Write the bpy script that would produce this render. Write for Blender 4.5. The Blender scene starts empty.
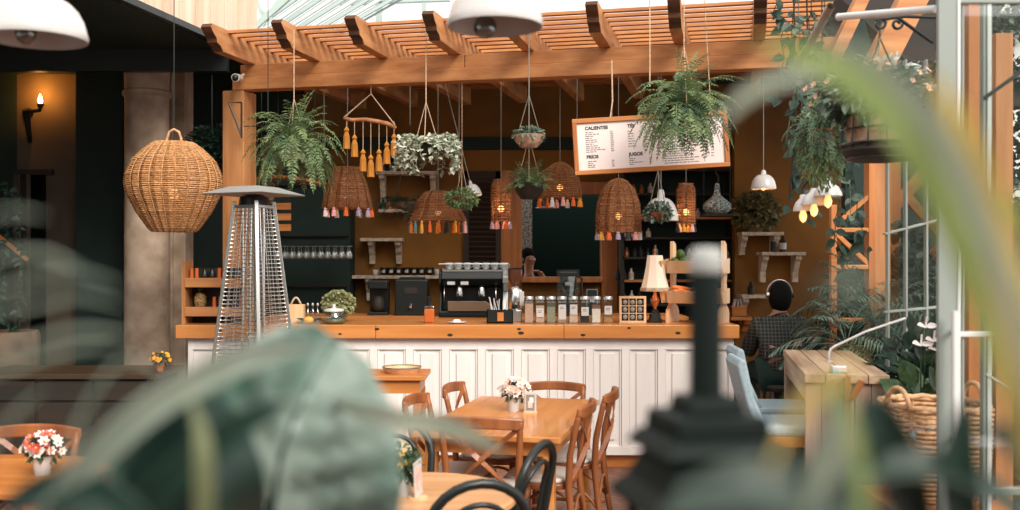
import bpy, math, random
from mathutils import Vector, Matrix
random.seed(7)
R = random.random
U = random.uniform
PI = math.pi
V = Vector
H = 1.65
Y0 = 258
F = 1000.0
COL = bpy.context.scene.collection

def P(x, y, Y):
    "point of the place at distance Y that the photograph shows at pixel x, y"
    return V(((x - 510) * Y / F, Y, H + (Y0 - y) * Y / F))

# ------------------------------------------------------------------ materials
MC = {}
def mat(name, col, rough=0.6, metal=0.0, var=0.0, scale=8.0, stretch=None, bump=0.0, col2=None, spec=0.5, trans=0.0, emit=None, estr=0.0, alpha=1.0, coat=0.0, sub=0.0, detail=4.0):
    if name in MC: return MC[name]
    m = bpy.data.materials.new(name); m.use_nodes = True
    nt = m.node_tree; b = nt.nodes['Principled BSDF']
    c = (*col, 1)
    b.inputs['Base Color'].default_value = c
    b.inputs['Roughness'].default_value = rough
    b.inputs['Metallic'].default_value = metal
    b.inputs['Specular IOR Level'].default_value = spec
    b.inputs['Transmission Weight'].default_value = trans
    b.inputs['Coat Weight'].default_value = coat
    if emit:
        b.inputs['Emission Color'].default_value = (*emit, 1); b.inputs['Emission Strength'].default_value = estr
    if var > 0 or col2 or bump > 0:
        tc = nt.nodes.new('ShaderNodeTexCoord'); mp = nt.nodes.new('ShaderNodeMapping')
        if stretch: mp.inputs['Scale'].default_value = stretch
        nz = nt.nodes.new('ShaderNodeTexNoise'); nz.inputs['Scale'].default_value = scale; nz.inputs['Detail'].default_value = detail
        nt.links.new(tc.outputs['Object'], mp.inputs['Vector']); nt.links.new(mp.outputs['Vector'], nz.inputs['Vector'])
        rp = nt.nodes.new('ShaderNodeValToRGB')
        k = var
        c2 = col2 or tuple(max(0, q * (1 - k)) for q in col)
        c1 = col if col2 else tuple(min(1, q * (1 + k)) for q in col)
        rp.color_ramp.elements[0].position = 0.33; rp.color_ramp.elements[1].position = 0.67
        rp.color_ramp.elements[0].color = (*c2, 1); rp.color_ramp.elements[1].color = (*c1, 1)
        nt.links.new(nz.outputs['Fac'], rp.inputs['Fac']); nt.links.new(rp.outputs['Color'], b.inputs['Base Color'])
        if bump > 0:
            bp = nt.nodes.new('ShaderNodeBump'); bp.inputs['Strength'].default_value = bump; bp.inputs['Distance'].default_value = 0.01
            nt.links.new(nz.outputs['Fac'], bp.inputs['Height']); nt.links.new(bp.outputs['Normal'], b.inputs['Normal'])
    MC[name] = m
    return m

def wood(name, col, col2, axis='x', rough=0.45, sc=14.0, coat=0.0):
    st = {'x': (0.08, 1, 1), 'y': (1, 0.08, 1), 'z': (1, 1, 0.08)}[axis]
    return mat(name, col, rough=rough, col2=col2, scale=sc, stretch=st, bump=0.15, coat=coat, detail=6)

def glassmat(name, col=(1, 1, 1), rough=0.02, mix=0.12):
    "thin glass pane: mostly clear with a glossy reflection"
    if name in MC: return MC[name]
    m = bpy.data.materials.new(name); m.use_nodes = True
    nt = m.node_tree; nt.nodes.clear()
    o = nt.nodes.new('ShaderNodeOutputMaterial'); mx = nt.nodes.new('ShaderNodeMixShader')
    t = nt.nodes.new('ShaderNodeBsdfTransparent'); g = nt.nodes.new('ShaderNodeBsdfGlossy')
    t.inputs['Color'].default_value = (*col, 1); g.inputs['Roughness'].default_value = rough
    mx.inputs['Fac'].default_value = mix
    nt.links.new(t.outputs[0], mx.inputs[1]); nt.links.new(g.outputs[0], mx.inputs[2]); nt.links.new(mx.outputs[0], o.inputs['Surface'])
    MC[name] = m
    return m

def leafmat(name, col, col2, rough=0.45, scale=30, trans=0.25):
    if name in MC: return MC[name]
    m = mat(name, col, rough=rough, col2=col2, scale=scale, spec=0.4)
    nt = m.node_tree; b = nt.nodes['Principled BSDF']; out = nt.nodes['Material Output']
    tr = nt.nodes.new('ShaderNodeBsdfTranslucent'); mx = nt.nodes.new('ShaderNodeMixShader'); mx.inputs['Fac'].default_value = trans
    rp = [n for n in nt.nodes if n.type == 'VALTORGB'][0]
    nt.links.new(rp.outputs['Color'], tr.inputs['Color'])
    nt.links.new(b.outputs[0], mx.inputs[1]); nt.links.new(tr.outputs[0], mx.inputs[2]); nt.links.new(mx.outputs[0], out.inputs['Surface'])
    return m

# ------------------------------------------------------------------ mesh builder
class MB:
    def __init__(s): s.v = []; s.f = []; s.m = []; s.cur = 0
    def add(s, vs, fs):
        b = len(s.v); s.v.extend([tuple(q) for q in vs])
        for f in fs: s.f.append(tuple(b + i for i in f)); s.m.append(s.cur)
        return s
    def box(s, c, d, rot=None, taper=1.0):
        c = V(c); hx, hy, hz = d[0] / 2, d[1] / 2, d[2] / 2
        pts = []
        for z in (-1, 1):
            k = taper if z > 0 else 1
            for x, y in ((-1, -1), (1, -1), (1, 1), (-1, 1)): pts.append(V((x * hx * k, y * hy * k, z * hz)))
        if rot is not None: pts = [rot @ p for p in pts]
        return s.add([c + p for p in pts], [(3, 2, 1, 0), (4, 5, 6, 7), (0, 1, 5, 4), (1, 2, 6, 5), (2, 3, 7, 6), (3, 0, 4, 7)])
    def span(s, x0, x1, y0, y1, z0, z1):
        return s.box(((x0 + x1) / 2, (y0 + y1) / 2, (z0 + z1) / 2), (abs(x1 - x0), abs(y1 - y0), abs(z1 - z0)))
    def beam(s, a, b, w, h, up=(0, 0, 1)):
        "rectangular bar from a to b, w across, h along up"
        a = V(a); b = V(b); d = (b - a); L = d.length; d.normalize()
        x = d.cross(V(up)); 
        if x.length < 1e-4: x = V((1, 0, 0))
        x.normalize(); z = x.cross(d)
        pts = []
        for q in (a, b):
            for i, j in ((-1, -1), (1, -1), (1, 1), (-1, 1)): pts.append(q + x * (i * w / 2) + z * (j * h / 2))
        return s.add(pts, [(0, 1, 2, 3), (7, 6, 5, 4), (0, 4, 5, 1), (1, 5, 6, 2), (2, 6, 7, 3), (3, 7, 4, 0)])
    def tube(s, pts, r, n=8, closed=False, cap=True):
        pts = [V(p) for p in pts]; N = len(pts)
        rs = r if isinstance(r, (list, tuple)) else [r] * N
        prev = None; vs = []
        for i, p in enumerate(pts):
            if closed: t = pts[(i + 1) % N] - pts[i - 1]
            else: t = pts[min(i + 1, N - 1)] - pts[max(i - 1, 0)]
            if t.length < 1e-9: t = V((0, 0, 1))
            t.normalize()
            if prev is None:
                a = V((0, 0, 1)) if abs(t.z) < 0.9 else V((1, 0, 0))
                x = t.cross(a).normalized()
            else:
                x = prev - t * prev.dot(t)
                if x.length < 1e-6: x = t.cross(V((0, 0, 1)))
                x.normalize()
            prev = x; y = t.cross(x)
            for k in range(n):
                an = 2 * PI * k / n
                vs.append(p + (x * math.cos(an) + y * math.sin(an)) * rs[i])
        fs = []
        for i in range(N if closed else N - 1):
            j = (i + 1) % N
            for k in range(n):
                l = (k + 1) % n
                fs.append((i * n + k, i * n + l, j * n + l, j * n + k))
        if cap and not closed:
            fs.append(tuple(range(n - 1, -1, -1))); fs.append(tuple((N - 1) * n + k for k in range(n)))
        return s.add(vs, fs)
    def cyl(s, a, b, r0, r1=None, n=12): return s.tube([a, b], [r0, r0 if r1 is None else r1], n)
    def lathe(s, prof, n=24, c=(0, 0, 0), sx=1, sy=1):
        vs = []; fs = []
        for r, z in prof:
            for k in range(n):
                a = 2 * PI * k / n; vs.append((c[0] + r * math.cos(a) * sx, c[1] + r * math.sin(a) * sy, c[2] + z))
        for i in range(len(prof) - 1):
            for k in range(n):
                l = (k + 1) % n; fs.append((i * n + k, i * n + l, (i + 1) * n + l, (i + 1) * n + k))
        return s.add(vs, fs)
    def ball(s, c, r, n=12, m=8, sc=(1, 1, 1), rot=None):
        prof = [(max(1e-4, r * math.sin(PI * i / m)), -r * math.cos(PI * i / m)) for i in range(m + 1)]
        b = len(s.v); s.lathe(prof, n)
        for i in range(b, len(s.v)):
            p = V(s.v[i]); p = V((p.x * sc[0], p.y * sc[1], p.z * sc[2]))
            if rot is not None: p = rot @ p
            s.v[i] = tuple(p + V(c))
        return s
    def prism(s, outline, a, b, frame):
        "outline in (p,q), extruded a..b; frame(p,q,t)->xyz"
        n = len(outline)
        vs = [frame(p, q, a) for p, q in outline] + [frame(p, q, b) for p, q in outline]
        fs = [tuple(range(n - 1, -1, -1)), tuple(range(n, 2 * n))] + [(i, (i + 1) % n, n + (i + 1) % n, n + i) for i in range(n)]
        return s.add(vs, fs)
    def leaf(s, p, d, up, L, W, droop=0.15):
        d = V(d); up = V(up)
        if d.length < 1e-6: d = V((1, 0, 0))
        d.normalize(); x = d.cross(up)
        if x.length < 1e-4: x = d.cross(V((0.3, 0.5, 0.8)))
        x.normalize(); nrm = x.cross(d)
        p = V(p); m = p + d * L * 0.45
        if L > .045 and W > L * .3:
            g = V((0, 0, L * droop)); o = [(.0, 0), (.14, .30), (.38, .5), (.66, .40), (.88, .16), (1.0, 0)]
            vs = [p + d * L * a - g * a * a + x * W * b + nrm * W * .22 * b for a, b in o] + [p + d * L * a - g * a * a - x * W * b + nrm * W * .22 * b for a, b in o[1:-1]]
            return s.add(vs, [(0, 1, 2, 3, 4, 5), (0, 5, 9, 8, 7, 6)])
        return s.add([p, m + x * W / 2 + nrm * W * 0.12, p + d * L - V((0, 0, L * droop)), m - x * W / 2 + nrm * W * 0.12, m], [(0, 4, 1), (4, 2, 1), (0, 3, 4), (4, 3, 2)])
    def build(s, name, m, parent=None, smooth=False, bevel=0.0, loc=None, rot=None, sub=0):
        me = bpy.data.meshes.new(name); me.from_pydata(s.v, [], s.f); me.update()
        ms = m if isinstance(m, (list, tuple)) else [m]
        for q in ms: me.materials.append(q)
        if len(ms) > 1: me.polygons.foreach_set('material_index', s.m)
        if smooth: me.polygons.foreach_set('use_smooth', [True] * len(me.polygons))
        o = bpy.data.objects.new(name, me); COL.objects.link(o)
        if smooth == 'auto':
            try: me.set_sharp_from_angle(angle=math.radians(40))
            except Exception: pass
        if bevel > 0:
            bm = o.modifiers.new('b', 'BEVEL'); bm.width = bevel; bm.segments = 2; bm.limit_method = 'ANGLE'; bm.angle_limit = 0.7
        if sub:
            q = o.modifiers.new('s', 'SUBSURF'); q.levels = sub; q.render_levels = sub
        if loc is not None: o.location = loc
        if rot is not None: o.rotation_euler = rot
        if parent is not None: o.parent = parent
        return o

def tag(o, label=None, cat=None, group=None, kind=None):
    if label: o['label'] = label
    if cat: o['category'] = cat
    if group: o['group'] = group
    if kind: o['kind'] = kind
    return o
def thing(name, label, cat, loc=(0, 0, 0), rz=0.0, group=None, rot=None):
    o = bpy.data.objects.new(name, None); COL.objects.link(o); o.empty_display_size = 0.05
    o.location = loc; o.rotation_euler = rot or (0, 0, rz)
    return tag(o, label, cat, group)
def struct(name, mb, m, **k):
    return tag(mb.build(name, m, **k), kind='structure')
def kids(o): return [c for c in COL.objects if c.parent == o]
def dup(o, loc=None, rz=None, label=None, group=None, scale=None, parent=None, children=None):
    c = o.copy(); COL.objects.link(c)
    if parent is not None: c.parent = parent
    if loc is not None: c.location = loc
    if rz is not None: c.rotation_euler = (0, 0, rz)
    if scale: c.scale = (scale,) * 3
    if label: c['label'] = label
    if group: c['group'] = group
    for ch in kids(o):
        if ch is not c: dup(ch, parent=c)
    return c

# pergola grid: rotated 13 degrees about the vertical
EX = V((0.974, -0.2265, 0)); EY = V((0.2265, 0.974, 0)); ANG = math.atan2(-0.2265, 0.974)
PB = V((-2.2525, 8.5, 0))
def G(u, v, z): return PB + EX * u + EY * v + V((0, 0, z))

# ------------------------------------------------------------------ plant makers
def fern_mb(n, L, droop=1.0, wid=0.09, el=(0.2, 1.2), seed=1, steps=16, inner=0.03):
    rnd = random.Random(seed); mb = MB()
    for i in range(n):
        az = 2 * PI * i / n + rnd.uniform(-.25, .25); e = rnd.uniform(*el); l = L * rnd.uniform(.7, 1.1)
        p = V((math.cos(az) * inner, math.sin(az) * inner, 0)); d = V((math.cos(az) * math.cos(e), math.sin(az) * math.cos(e), math.sin(e)))
        ds = l / steps; pts = [p.copy()]
        for k in range(steps):
            d = (d + V((rnd.uniform(-.05, .05), rnd.uniform(-.05, .05), -droop * rnd.uniform(.10, .17)))).normalized()
            p = p + d * ds; pts.append(p.copy())
            t = (k + 1) / steps
            w = wid * math.sin(PI * min(1, t * 0.85 + .14)) ** .7 * (1 if t < .95 else .5)
            side = d.cross(V((0, 0, 1)))
            if side.length < .05: side = V((-math.sin(az), math.cos(az), 0))
            side.normalize()
            for sg in (-1, 1):
                mb.leaf(p, side * sg + d * .35 + V((0, 0, rnd.uniform(-.5, .25))), side.cross(d) + V((rnd.uniform(-.4, .4), rnd.uniform(-.4, .4), 0)), w * rnd.uniform(.75, 1.15), ds * .52, .15)
        mb.tube(pts, 0.0022, 4)
    return mb
def bush_mb(n, rx, ry, rz, leaf, seed=1, flat=0.3, shell=0.5, W=0.6):
    rnd = random.Random(seed); mb = MB()
    for i in range(n):
        while True:
            p = V((rnd.uniform(-1, 1), rnd.uniform(-1, 1), rnd.uniform(-1, 1)))
            if shell < p.length <= 1: break
        d = p.normalized() + V((rnd.uniform(-.8, .8), rnd.uniform(-.8, .8), rnd.uniform(-.8, .5)))
        q = V((p.x * rx, p.y * ry, p.z * rz)); l = leaf * rnd.uniform(.6, 1.2)
        mb.leaf(q, d, V((rnd.uniform(-.6, .6), rnd.uniform(-.9, .2), 1)), l, l * W, .2)
    for i in range(max(6, n // 60)):
        a = rnd.uniform(0, 2 * PI); mb.tube([(0, 0, -rz * .7), (math.cos(a) * rx * .4, math.sin(a) * ry * .4, 0), (math.cos(a) * rx * .8, math.sin(a) * ry * .8, rnd.uniform(-.2, .7) * rz)], .002, 4)
    return mb
def trail_mb(n, r, L, leaf, seed=1, spread=0.3, W=.8, dens=1.0):
    "stems arching out of a pot and hanging"
    rnd = random.Random(seed); mb = MB()
    for i in range(n):
        az = rnd.uniform(0, 2 * PI); l = L * rnd.uniform(.35, 1.1); steps = max(5, int(l / leaf * 1.6 * dens))
        p = V((math.cos(az) * r * .5, math.sin(az) * r * .5, 0)); d = V((math.cos(az), math.sin(az), rnd.uniform(.5, 1.5))).normalized()
        pts = [p.copy()]; ds = l / steps
        for k in range(steps):
            d = (d + V((rnd.uniform(-.25, .25), rnd.uniform(-.25, .25), -spread * rnd.uniform(.5, 1.5)))).normalized()
            if V((p.x, p.y)).length > r * 1.25: d = (d + V((-p.x, -p.y, -.3)) * .5).normalized()
            p = p + d * ds; pts.append(p.copy())
            for _ in range(2):
                o = V((rnd.uniform(-1, 1), rnd.uniform(-1, 1), rnd.uniform(-.7, .5)))
                mb.leaf(p, o, V((0, -.5, 1)), leaf * rnd.uniform(.7, 1.2), leaf * W, .2)
        mb.tube(pts, .002, 4)
    return mb
def vine_mb(paths, leaf, seed=1, W=.7, gap=.04, out=.5):
    rnd = random.Random(seed); mb = MB()
    for path in paths:
        pts = []
        for a, b in zip(path, path[1:]):
            a = V(a); b = V(b); n = max(2, int((b - a).length / gap))
            for k in range(n):
                pts.append(a.lerp(b, k / n) + V([rnd.uniform(-.012, .012) for _ in range(3)]))
        mb.tube(pts, .003, 4)
        for p in pts:
            for _ in range(1 + (rnd.random() < .5)):
                l = leaf * rnd.uniform(.5, 1.3)
                mb.leaf(p + V((0, -.004, 0)), (rnd.uniform(-1, 1), rnd.uniform(-1, .4), rnd.uniform(-1, .4)), V((rnd.uniform(-.5, .5), -1, .6)), l, l * W, .25)
    return mb
def flowers_mb(n, rx, ry, rz, size, seed=3, petals=6, top=True, only_shell=True):
    rnd = random.Random(seed); mb = MB()
    for i in range(n):
        while True:
            p = V((rnd.uniform(-1, 1), rnd.uniform(-1, 1), rnd.uniform(-.2 if top else -1, 1)))
            if .6 < p.length <= 1: break
        q = V((p.x * rx, p.y * ry, p.z * rz)); nn = (p + V((0, -.6, .3))).normalized()
        x = nn.cross(V((0, 0, 1))).normalized(); y = nn.cross(x); s = size * rnd.uniform(.7, 1.2)
        mb.cur = 0
        for k in range(petals):
            a = 2 * PI * k / petals; d = x * math.cos(a) + y * math.sin(a) + nn * .35
            mb.leaf(q, d, nn, s * .5, s * .36, 0)
        mb.cur = 1; mb.ball(q + nn * s * .08, s * .11, 6, 4); mb.cur = 0
    return mb

# ------------------------------------------------------------------ wicker weave
def weave(prof, rows, stakes, rs, rk, seed=0, amp=None):
    "prof: list (r,z) bottom to top resampled to rows; horizontal strands weave in and out of upright stakes"
    L = [0]
    for a, b in zip(prof, prof[1:]): L.append(L[-1] + math.hypot(b[0] - a[0], b[1] - a[1]))
    def at(t):
        t *= L[-1]
        for i in range(len(prof) - 1):
            if t <= L[i + 1] + 1e-9:
                k = (t - L[i]) / max(1e-9, L[i + 1] - L[i]); return prof[i][0] * (1 - k) + prof[i + 1][0] * k, prof[i][1] * (1 - k) + prof[i + 1][1] * k
        return prof[-1]
    rnd = random.Random(seed)
    amp = rk + rs if amp is None else amp
    ws = MB(); st = MB(); n = stakes * 2
    for j in range(rows):
        r, z = at(j / (rows - 1)); dz = rnd.uniform(-.15, .15) * rs
        pts = []
        for k in range(n):
            a = 2 * PI * k / n
            rr = r + amp * (math.cos(PI * k + PI * j) if True else 0) * (1 if k % 2 == 0 else 0.0) * (1 if (k // 2 + j) % 2 == 0 else -1)
            pts.append((rr * math.cos(a), rr * math.sin(a), z + dz + rnd.uniform(-.2, .2) * rs))
        ws.tube(pts, rs, 4, closed=True)
    for k in range(stakes):
        a = 2 * PI * 2 * k / n
        pts = []
        for j in range(14):
            r, z = at(j / 13); pts.append((r * math.cos(a), r * math.sin(a), z))
        st.tube(pts, rk, 4)
    return ws, st

# ------------------------------------------------------------------ skinned figures
def skin(name, joints, edges, m, parent=None, sub=1, root=0):
    me = bpy.data.meshes.new(name); me.from_pydata([j[0] for j in joints], edges, []); me.update()
    o = bpy.data.objects.new(name, me); COL.objects.link(o); me.materials.append(m)
    md = o.modifiers.new('skin', 'SKIN'); md.use_smooth_shade = True
    for i, j in enumerate(joints):
        sv = me.skin_vertices[0].data[i]; r = j[1]; sv.radius = (r, r) if not isinstance(r, tuple) else r; sv.use_root = (i == root)
    q = o.modifiers.new('s', 'SUBSURF'); q.levels = sub; q.render_levels = sub
    if parent is not None: o.parent = parent
    return o
# ------------------------------------------------------------------ colours
M = {}
M['oak'] = wood('oak_x', (.60, .235, .062), (.42, .14, .03), 'x', .4)
M['oakz'] = wood('oak_z', (.56, .21, .055), (.38, .12, .028), 'z', .4)
M['oaky'] = wood('oak_y', (.60, .235, .062), (.40, .135, .03), 'y', .4)
M['pine'] = wood('pine_x', (.60, .27, .095), (.38, .14, .04), 'x', .6)
M['piney'] = wood('pine_y', (.62, .30, .12), (.36, .14, .045), 'y', .6)
M['pinez'] = wood('pine_z', (.58, .27, .10), (.38, .15, .05), 'z', .6)
M['pale'] = wood('pale_cladding', (.86, .66, .52), (.70, .46, .32), 'z', .7, sc=7)
M['chair'] = wood('chair_wood', (.36, .125, .04), (.19, .055, .016), 'z', .4, coat=.08)
M['table'] = wood('table_wood', (.66, .29, .085), (.52, .19, .045), 'y', .25, coat=.3)
M['light'] = wood('light_wood', (.80, .53, .30), (.64, .37, .18), 'z', .5)
M['walnut'] = wood('dark_wood', (.028, .018, .010), (.010, .011, .008), 'x', .7)
M['black'] = mat('black_metal', (.008, .012, .011), .35, spec=.5)
M['dark'] = mat('dark_teal', (.005, .022, .017), .7, var=.2, scale=3)
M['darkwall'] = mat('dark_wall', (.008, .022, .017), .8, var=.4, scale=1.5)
M['ochre'] = mat('ochre_wall', (.225, .095, .012), .8, var=.4, scale=1.0, bump=.05)
M['white'] = mat('white_paint', (.80, .755, .72), .5, var=.05, scale=5, stretch=(1, 1, .15), bump=.04)
M['enamel'] = mat('white_enamel', (.58, .565, .545), .25, coat=.3)
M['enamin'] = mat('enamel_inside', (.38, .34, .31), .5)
M['chrome'] = mat('chrome', (.80, .80, .78), .22, metal=1)
M['steel'] = mat('brushed_steel', (.55, .57, .56), .35, metal=1)
M['frame'] = mat('painted_steel', (.27, .31, .285), .45)
M['framew'] = mat('bright_steel', (.66, .68, .66), .4)
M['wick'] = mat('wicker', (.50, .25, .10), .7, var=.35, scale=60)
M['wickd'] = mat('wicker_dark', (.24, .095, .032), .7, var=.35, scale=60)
M['bask'] = mat('basket_cane', (.56, .33, .17), .65, var=.35, scale=40)
M['rope'] = mat('rope', (.55, .40, .27), .9, var=.3, scale=80)
M['cord'] = mat('cable', (.22, .22, .18), .7)
M['cordd'] = mat('dark_cable', (.02, .03, .025), .7)
M['fern'] = leafmat('fern_green', (.27, .36, .15), (.07, .14, .07), scale=9)
M['fernd'] = leafmat('fern_dark', (.12, .19, .10), (.022, .06, .035), scale=12)
M['ivy'] = leafmat('ivy_variegated', (.82, .84, .68), (.05, .10, .045), scale=22)
M['green'] = leafmat('leaf_green', (.075, .14, .06), (.02, .055, .028))
M['gdark'] = leafmat('leaf_dark', (.028, .065, .04), (.008, .026, .018))
M['ggrey'] = leafmat('leaf_grey', (.20, .27, .20), (.05, .09, .065))
M['hydr'] = leafmat('hydrangea', (.50, .50, .26), (.24, .27, .12), scale=40)
M['pink'] = mat('pink_petal', (.85, .30, .26), .6, col2=(.9, .62, .55), scale=25)
M['red'] = mat('red_petal', (.45, .04, .04), .6, col2=(.62, .14, .11), scale=9)
M['wpet'] = mat('white_petal', (.86, .80, .76), .6)
M['orpet'] = mat('orange_petal', (.85, .32, .10), .6, col2=(.9, .45, .3), scale=20)
M['yellow'] = mat('yellow_centre', (.75, .42, .03), .6)
M['terra'] = mat('terracotta', (.26, .10, .045), .8, var=.3, scale=12, bump=.2)
M['coir'] = mat('coir', (.50, .33, .22), .95, col2=(.30, .18, .11), scale=25, bump=.5)
M['soil'] = mat('soil', (.03, .018, .01), .9)
M['bulb'] = mat('warm_bulb', (1, .7, .4), .3, emit=(1, .62, .28), estr=10)
M['bulbs'] = mat('soft_bulb', (1, .7, .4), .3, emit=(1, .50, .18), estr=2.2)
M['flame'] = mat('flame_bulb', (1, .6, .2), .3, emit=(1, .45, .12), estr=30)
M['glass'] = glassmat('clear_glass', (.93, .96, .94), .03, .14)
M['glassd'] = glassmat('smoked_glass', (.35, .40, .37), .05, .22)
M['amber'] = mat('amber_glass', (.34, .09, .018), .1, coat=.5)
M['skinc'] = mat('skin', (.32, .155, .10), .5)
M['hair'] = mat('hair', (.006, .006, .006), 1.0, spec=.1)
M['potstone'] = mat('pot_stone', (.22, .14, .09), .9, col2=(.06, .045, .03), scale=5, bump=.4)
M['stone'] = mat('column_stone', (.56, .43, .32), .85, col2=(.22, .15, .10), scale=3.2, bump=.3, detail=8)
M['paper'] = mat('menu_paper', (.80, .69, .65), .7)
M['ink'] = mat('ink', (.035, .035, .04), .8)
M['fabric'] = mat('blue_fabric', (.34, .45, .50), .85, var=.08, scale=50)
M['pad'] = mat('seat_pad', (.74, .68, .62), .85)

# ------------------------------------------------------------------ floor
def floor_mat():
    m = mat('brick_pavers', (.3, .15, .1), .6); nt = m.node_tree; b = nt.nodes['Principled BSDF']
    tc = nt.nodes.new('ShaderNodeTexCoord'); mp = nt.nodes.new('ShaderNodeMapping'); mp.inputs['Rotation'].default_value = (0, 0, .9)
    br = nt.nodes.new('ShaderNodeTexBrick'); br.inputs['Color1'].default_value = (.30, .125, .075, 1); br.inputs['Color2'].default_value = (.20, .085, .055, 1)
    br.inputs['Mortar'].default_value = (.06, .04, .03, 1); br.inputs['Scale'].default_value = 4.5; br.inputs['Mortar Size'].default_value = .02
    nt.links.new(tc.outputs['Object'], mp.inputs['Vector']); nt.links.new(mp.outputs['Vector'], br.inputs['Vector']); nt.links.new(br.outputs['Color'], b.inputs['Base Color'])
    bp = nt.nodes.new('ShaderNodeBump'); bp.inputs['Strength'].default_value = .3; bp.invert = True
    nt.links.new(br.outputs['Fac'], bp.inputs['Height']); nt.links.new(bp.outputs['Normal'], b.inputs['Normal'])
    return m
struct('floor', MB().span(-7, 6, -1.5, 16, -.1, 0), floor_mat())

# ------------------------------------------------------------------ bar walls
W = 11.2
mb = MB()
ox0, ox1, oz0, oz1 = .13, 1.02, 1.42, 2.36
mb.span(-2.6, ox0, W, W + .15, 0, 3.6); mb.span(ox1, 4.2, W, W + .15, 0, 3.6)
mb.span(ox0, ox1, W, W + .15, 0, oz0); mb.span(ox0, ox1, W, W + .15, oz1, 3.6)
struct('wall_back', mb, M['ochre'])
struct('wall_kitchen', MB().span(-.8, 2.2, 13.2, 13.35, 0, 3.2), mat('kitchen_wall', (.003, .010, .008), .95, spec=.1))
cg = [G(-.25, 1.2, 0), G(6.6, 1.2, 0), V((4.3, 11.35, 0)), V((-2.4, 11.35, 0))]
struct('ceiling_sky_blocker', MB().add([(q.x, q.y, z) for z in (3.61, 3.67) for q in cg], [(3, 2, 1, 0), (4, 5, 6, 7), (0, 1, 5, 4), (1, 2, 6, 5), (2, 3, 7, 6), (3, 0, 4, 7)]), M['dark'])  # hidden solid cover added above the slats to keep the bar dim
struct('wall_sky_blocker', MB().span(-7, 6, -2.2, -2.05, 0, 3.9), mat('sky_blocker', (.16, .17, .14), .9, var=.3, scale=1))  # unseen wall added behind the camera to cut low sky light
# timber posts and rail on the back wall round the kitchen opening
t = MB(); t.span(-.1, .13, W - .06, W, 0, 2.62); t.span(.13, 1.25, W - .06, W, 2.36, 2.5); t.span(1.02, 1.25, W - .06, W, 0, 2.36); t.span(.13, 1.02, W - .16, W + .1, 1.38, 1.44)
struct('trim_1', t, M['oakz'], bevel=.005)
t = MB(); t.span(-2.6, 2.7, W - .05, W, 2.86, 3.0)
struct('trim_2', t, M['dark'])
# louvred dark door left of the opening
t = MB(); t.span(-.52, -.46, W - .05, W, 0, 2.62); t.span(-.16, -.10, W - .05, W, 0, 2.62); t.span(-.52, -.10, W - .05, W, 2.54, 2.62); t.span(-.52, -.10, W - .05, W, 1.2, 1.3); t.span(-.46, -.16, W - .02, W, 0, 2.6)
k = 0.05
while k < 2.52:
    t.box((-.31, W - .03, k), (.3, .012, .045), Matrix.Rotation(.6, 3, 'X')); k += .055
struct('door_1', t, mat('louvre_brown', (.035, .017, .008), .6))

# ------------------------------------------------------------------ left building
lw = mat('left_wall', (.13, .10, .07), .9, col2=(.06, .05, .038), scale=1.2)
mb = MB(); mb.span(-7, P(17, 0, 10).x, 10, 10.15, 0, 3.5)
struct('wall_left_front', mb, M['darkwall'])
mb = MB(); x0, x1 = P(20, 0, 10).x, P(46, 0, 10).x
mb.span(P(17, 0, 10).x, P(78, 0, 10).x, 10, 10.15, P(0, 172, 10).z, 3.5); mb.span(x1, P(78, 0, 10).x, 10, 10.15, 0, P(0, 172, 10).z)
mb.span(P(17, 0, 10).x, x0, 10, 10.15, 0, P(0, 172, 10).z)
struct('wall_left', mb, lw)
t = MB(); t.span(x0 - .05, x1 + .08, 9.95, 10.0, P(0, 175, 10).z, P(0, 170, 10).z); struct('trim_3', t, M['walnut'])
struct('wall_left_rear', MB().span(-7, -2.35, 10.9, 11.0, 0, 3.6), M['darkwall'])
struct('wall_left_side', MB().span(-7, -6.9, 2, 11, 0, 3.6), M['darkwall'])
t = MB(); t.span(P(78, 0, 9.9).x, P(124, 0, 9.9).x, 9.85, 9.93, 0, 3.5)
struct('door_2', t, M['dark'])
mb = MB(); mb.add([(-7, 3.0, 3.49), (-3.7, 3.0, 3.49), (-2.34, 9.6, 3.49), (-2.30, 11.2, 3.49), (-7, 11.2, 3.49), (-7, 3.0, 3.515), (-3.7, 3.0, 3.515), (-2.34, 9.6, 3.515), (-2.30, 11.2, 3.515), (-7, 11.2, 3.515)],
    [(4, 3, 2, 1, 0), (5, 6, 7, 8, 9), (0, 1, 6, 5), (1, 2, 7, 6), (2, 3, 8, 7), (3, 4, 9, 8), (4, 0, 5, 9)])
struct('ceiling_left', mb, M['dark'])
t = MB(); t.span(-7, -2.5, 8.82, 8.9, 3.30, 3.49); struct('trim_5', t, M['black'])
# pale board cladding above the left building
a = V((-3.35, 4.4, 0)); d = V((.20, 1.0, 0)).normalized(); n = V((d.y, -d.x, 0))
mb = MB(); L = 4.95; k = 0
while k * .125 < L:
    p = a + d * (k * .125 + .06); mb.box((p.x, p.y, 4.45), (.117, .03 + (k % 2) * .012, 1.85), Matrix.Rotation(math.atan2(d.y, d.x), 3, 'Z')); k += 1
struct('wall_left_upper', mb, M['pale'], bevel=.003)
mb = MB(); mb.beam(a + V((0, 0, 3.52)), a + d * L + V((0, 0, 3.52)), .06, .05); struct('trim_4', mb, M['black'])

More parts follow.
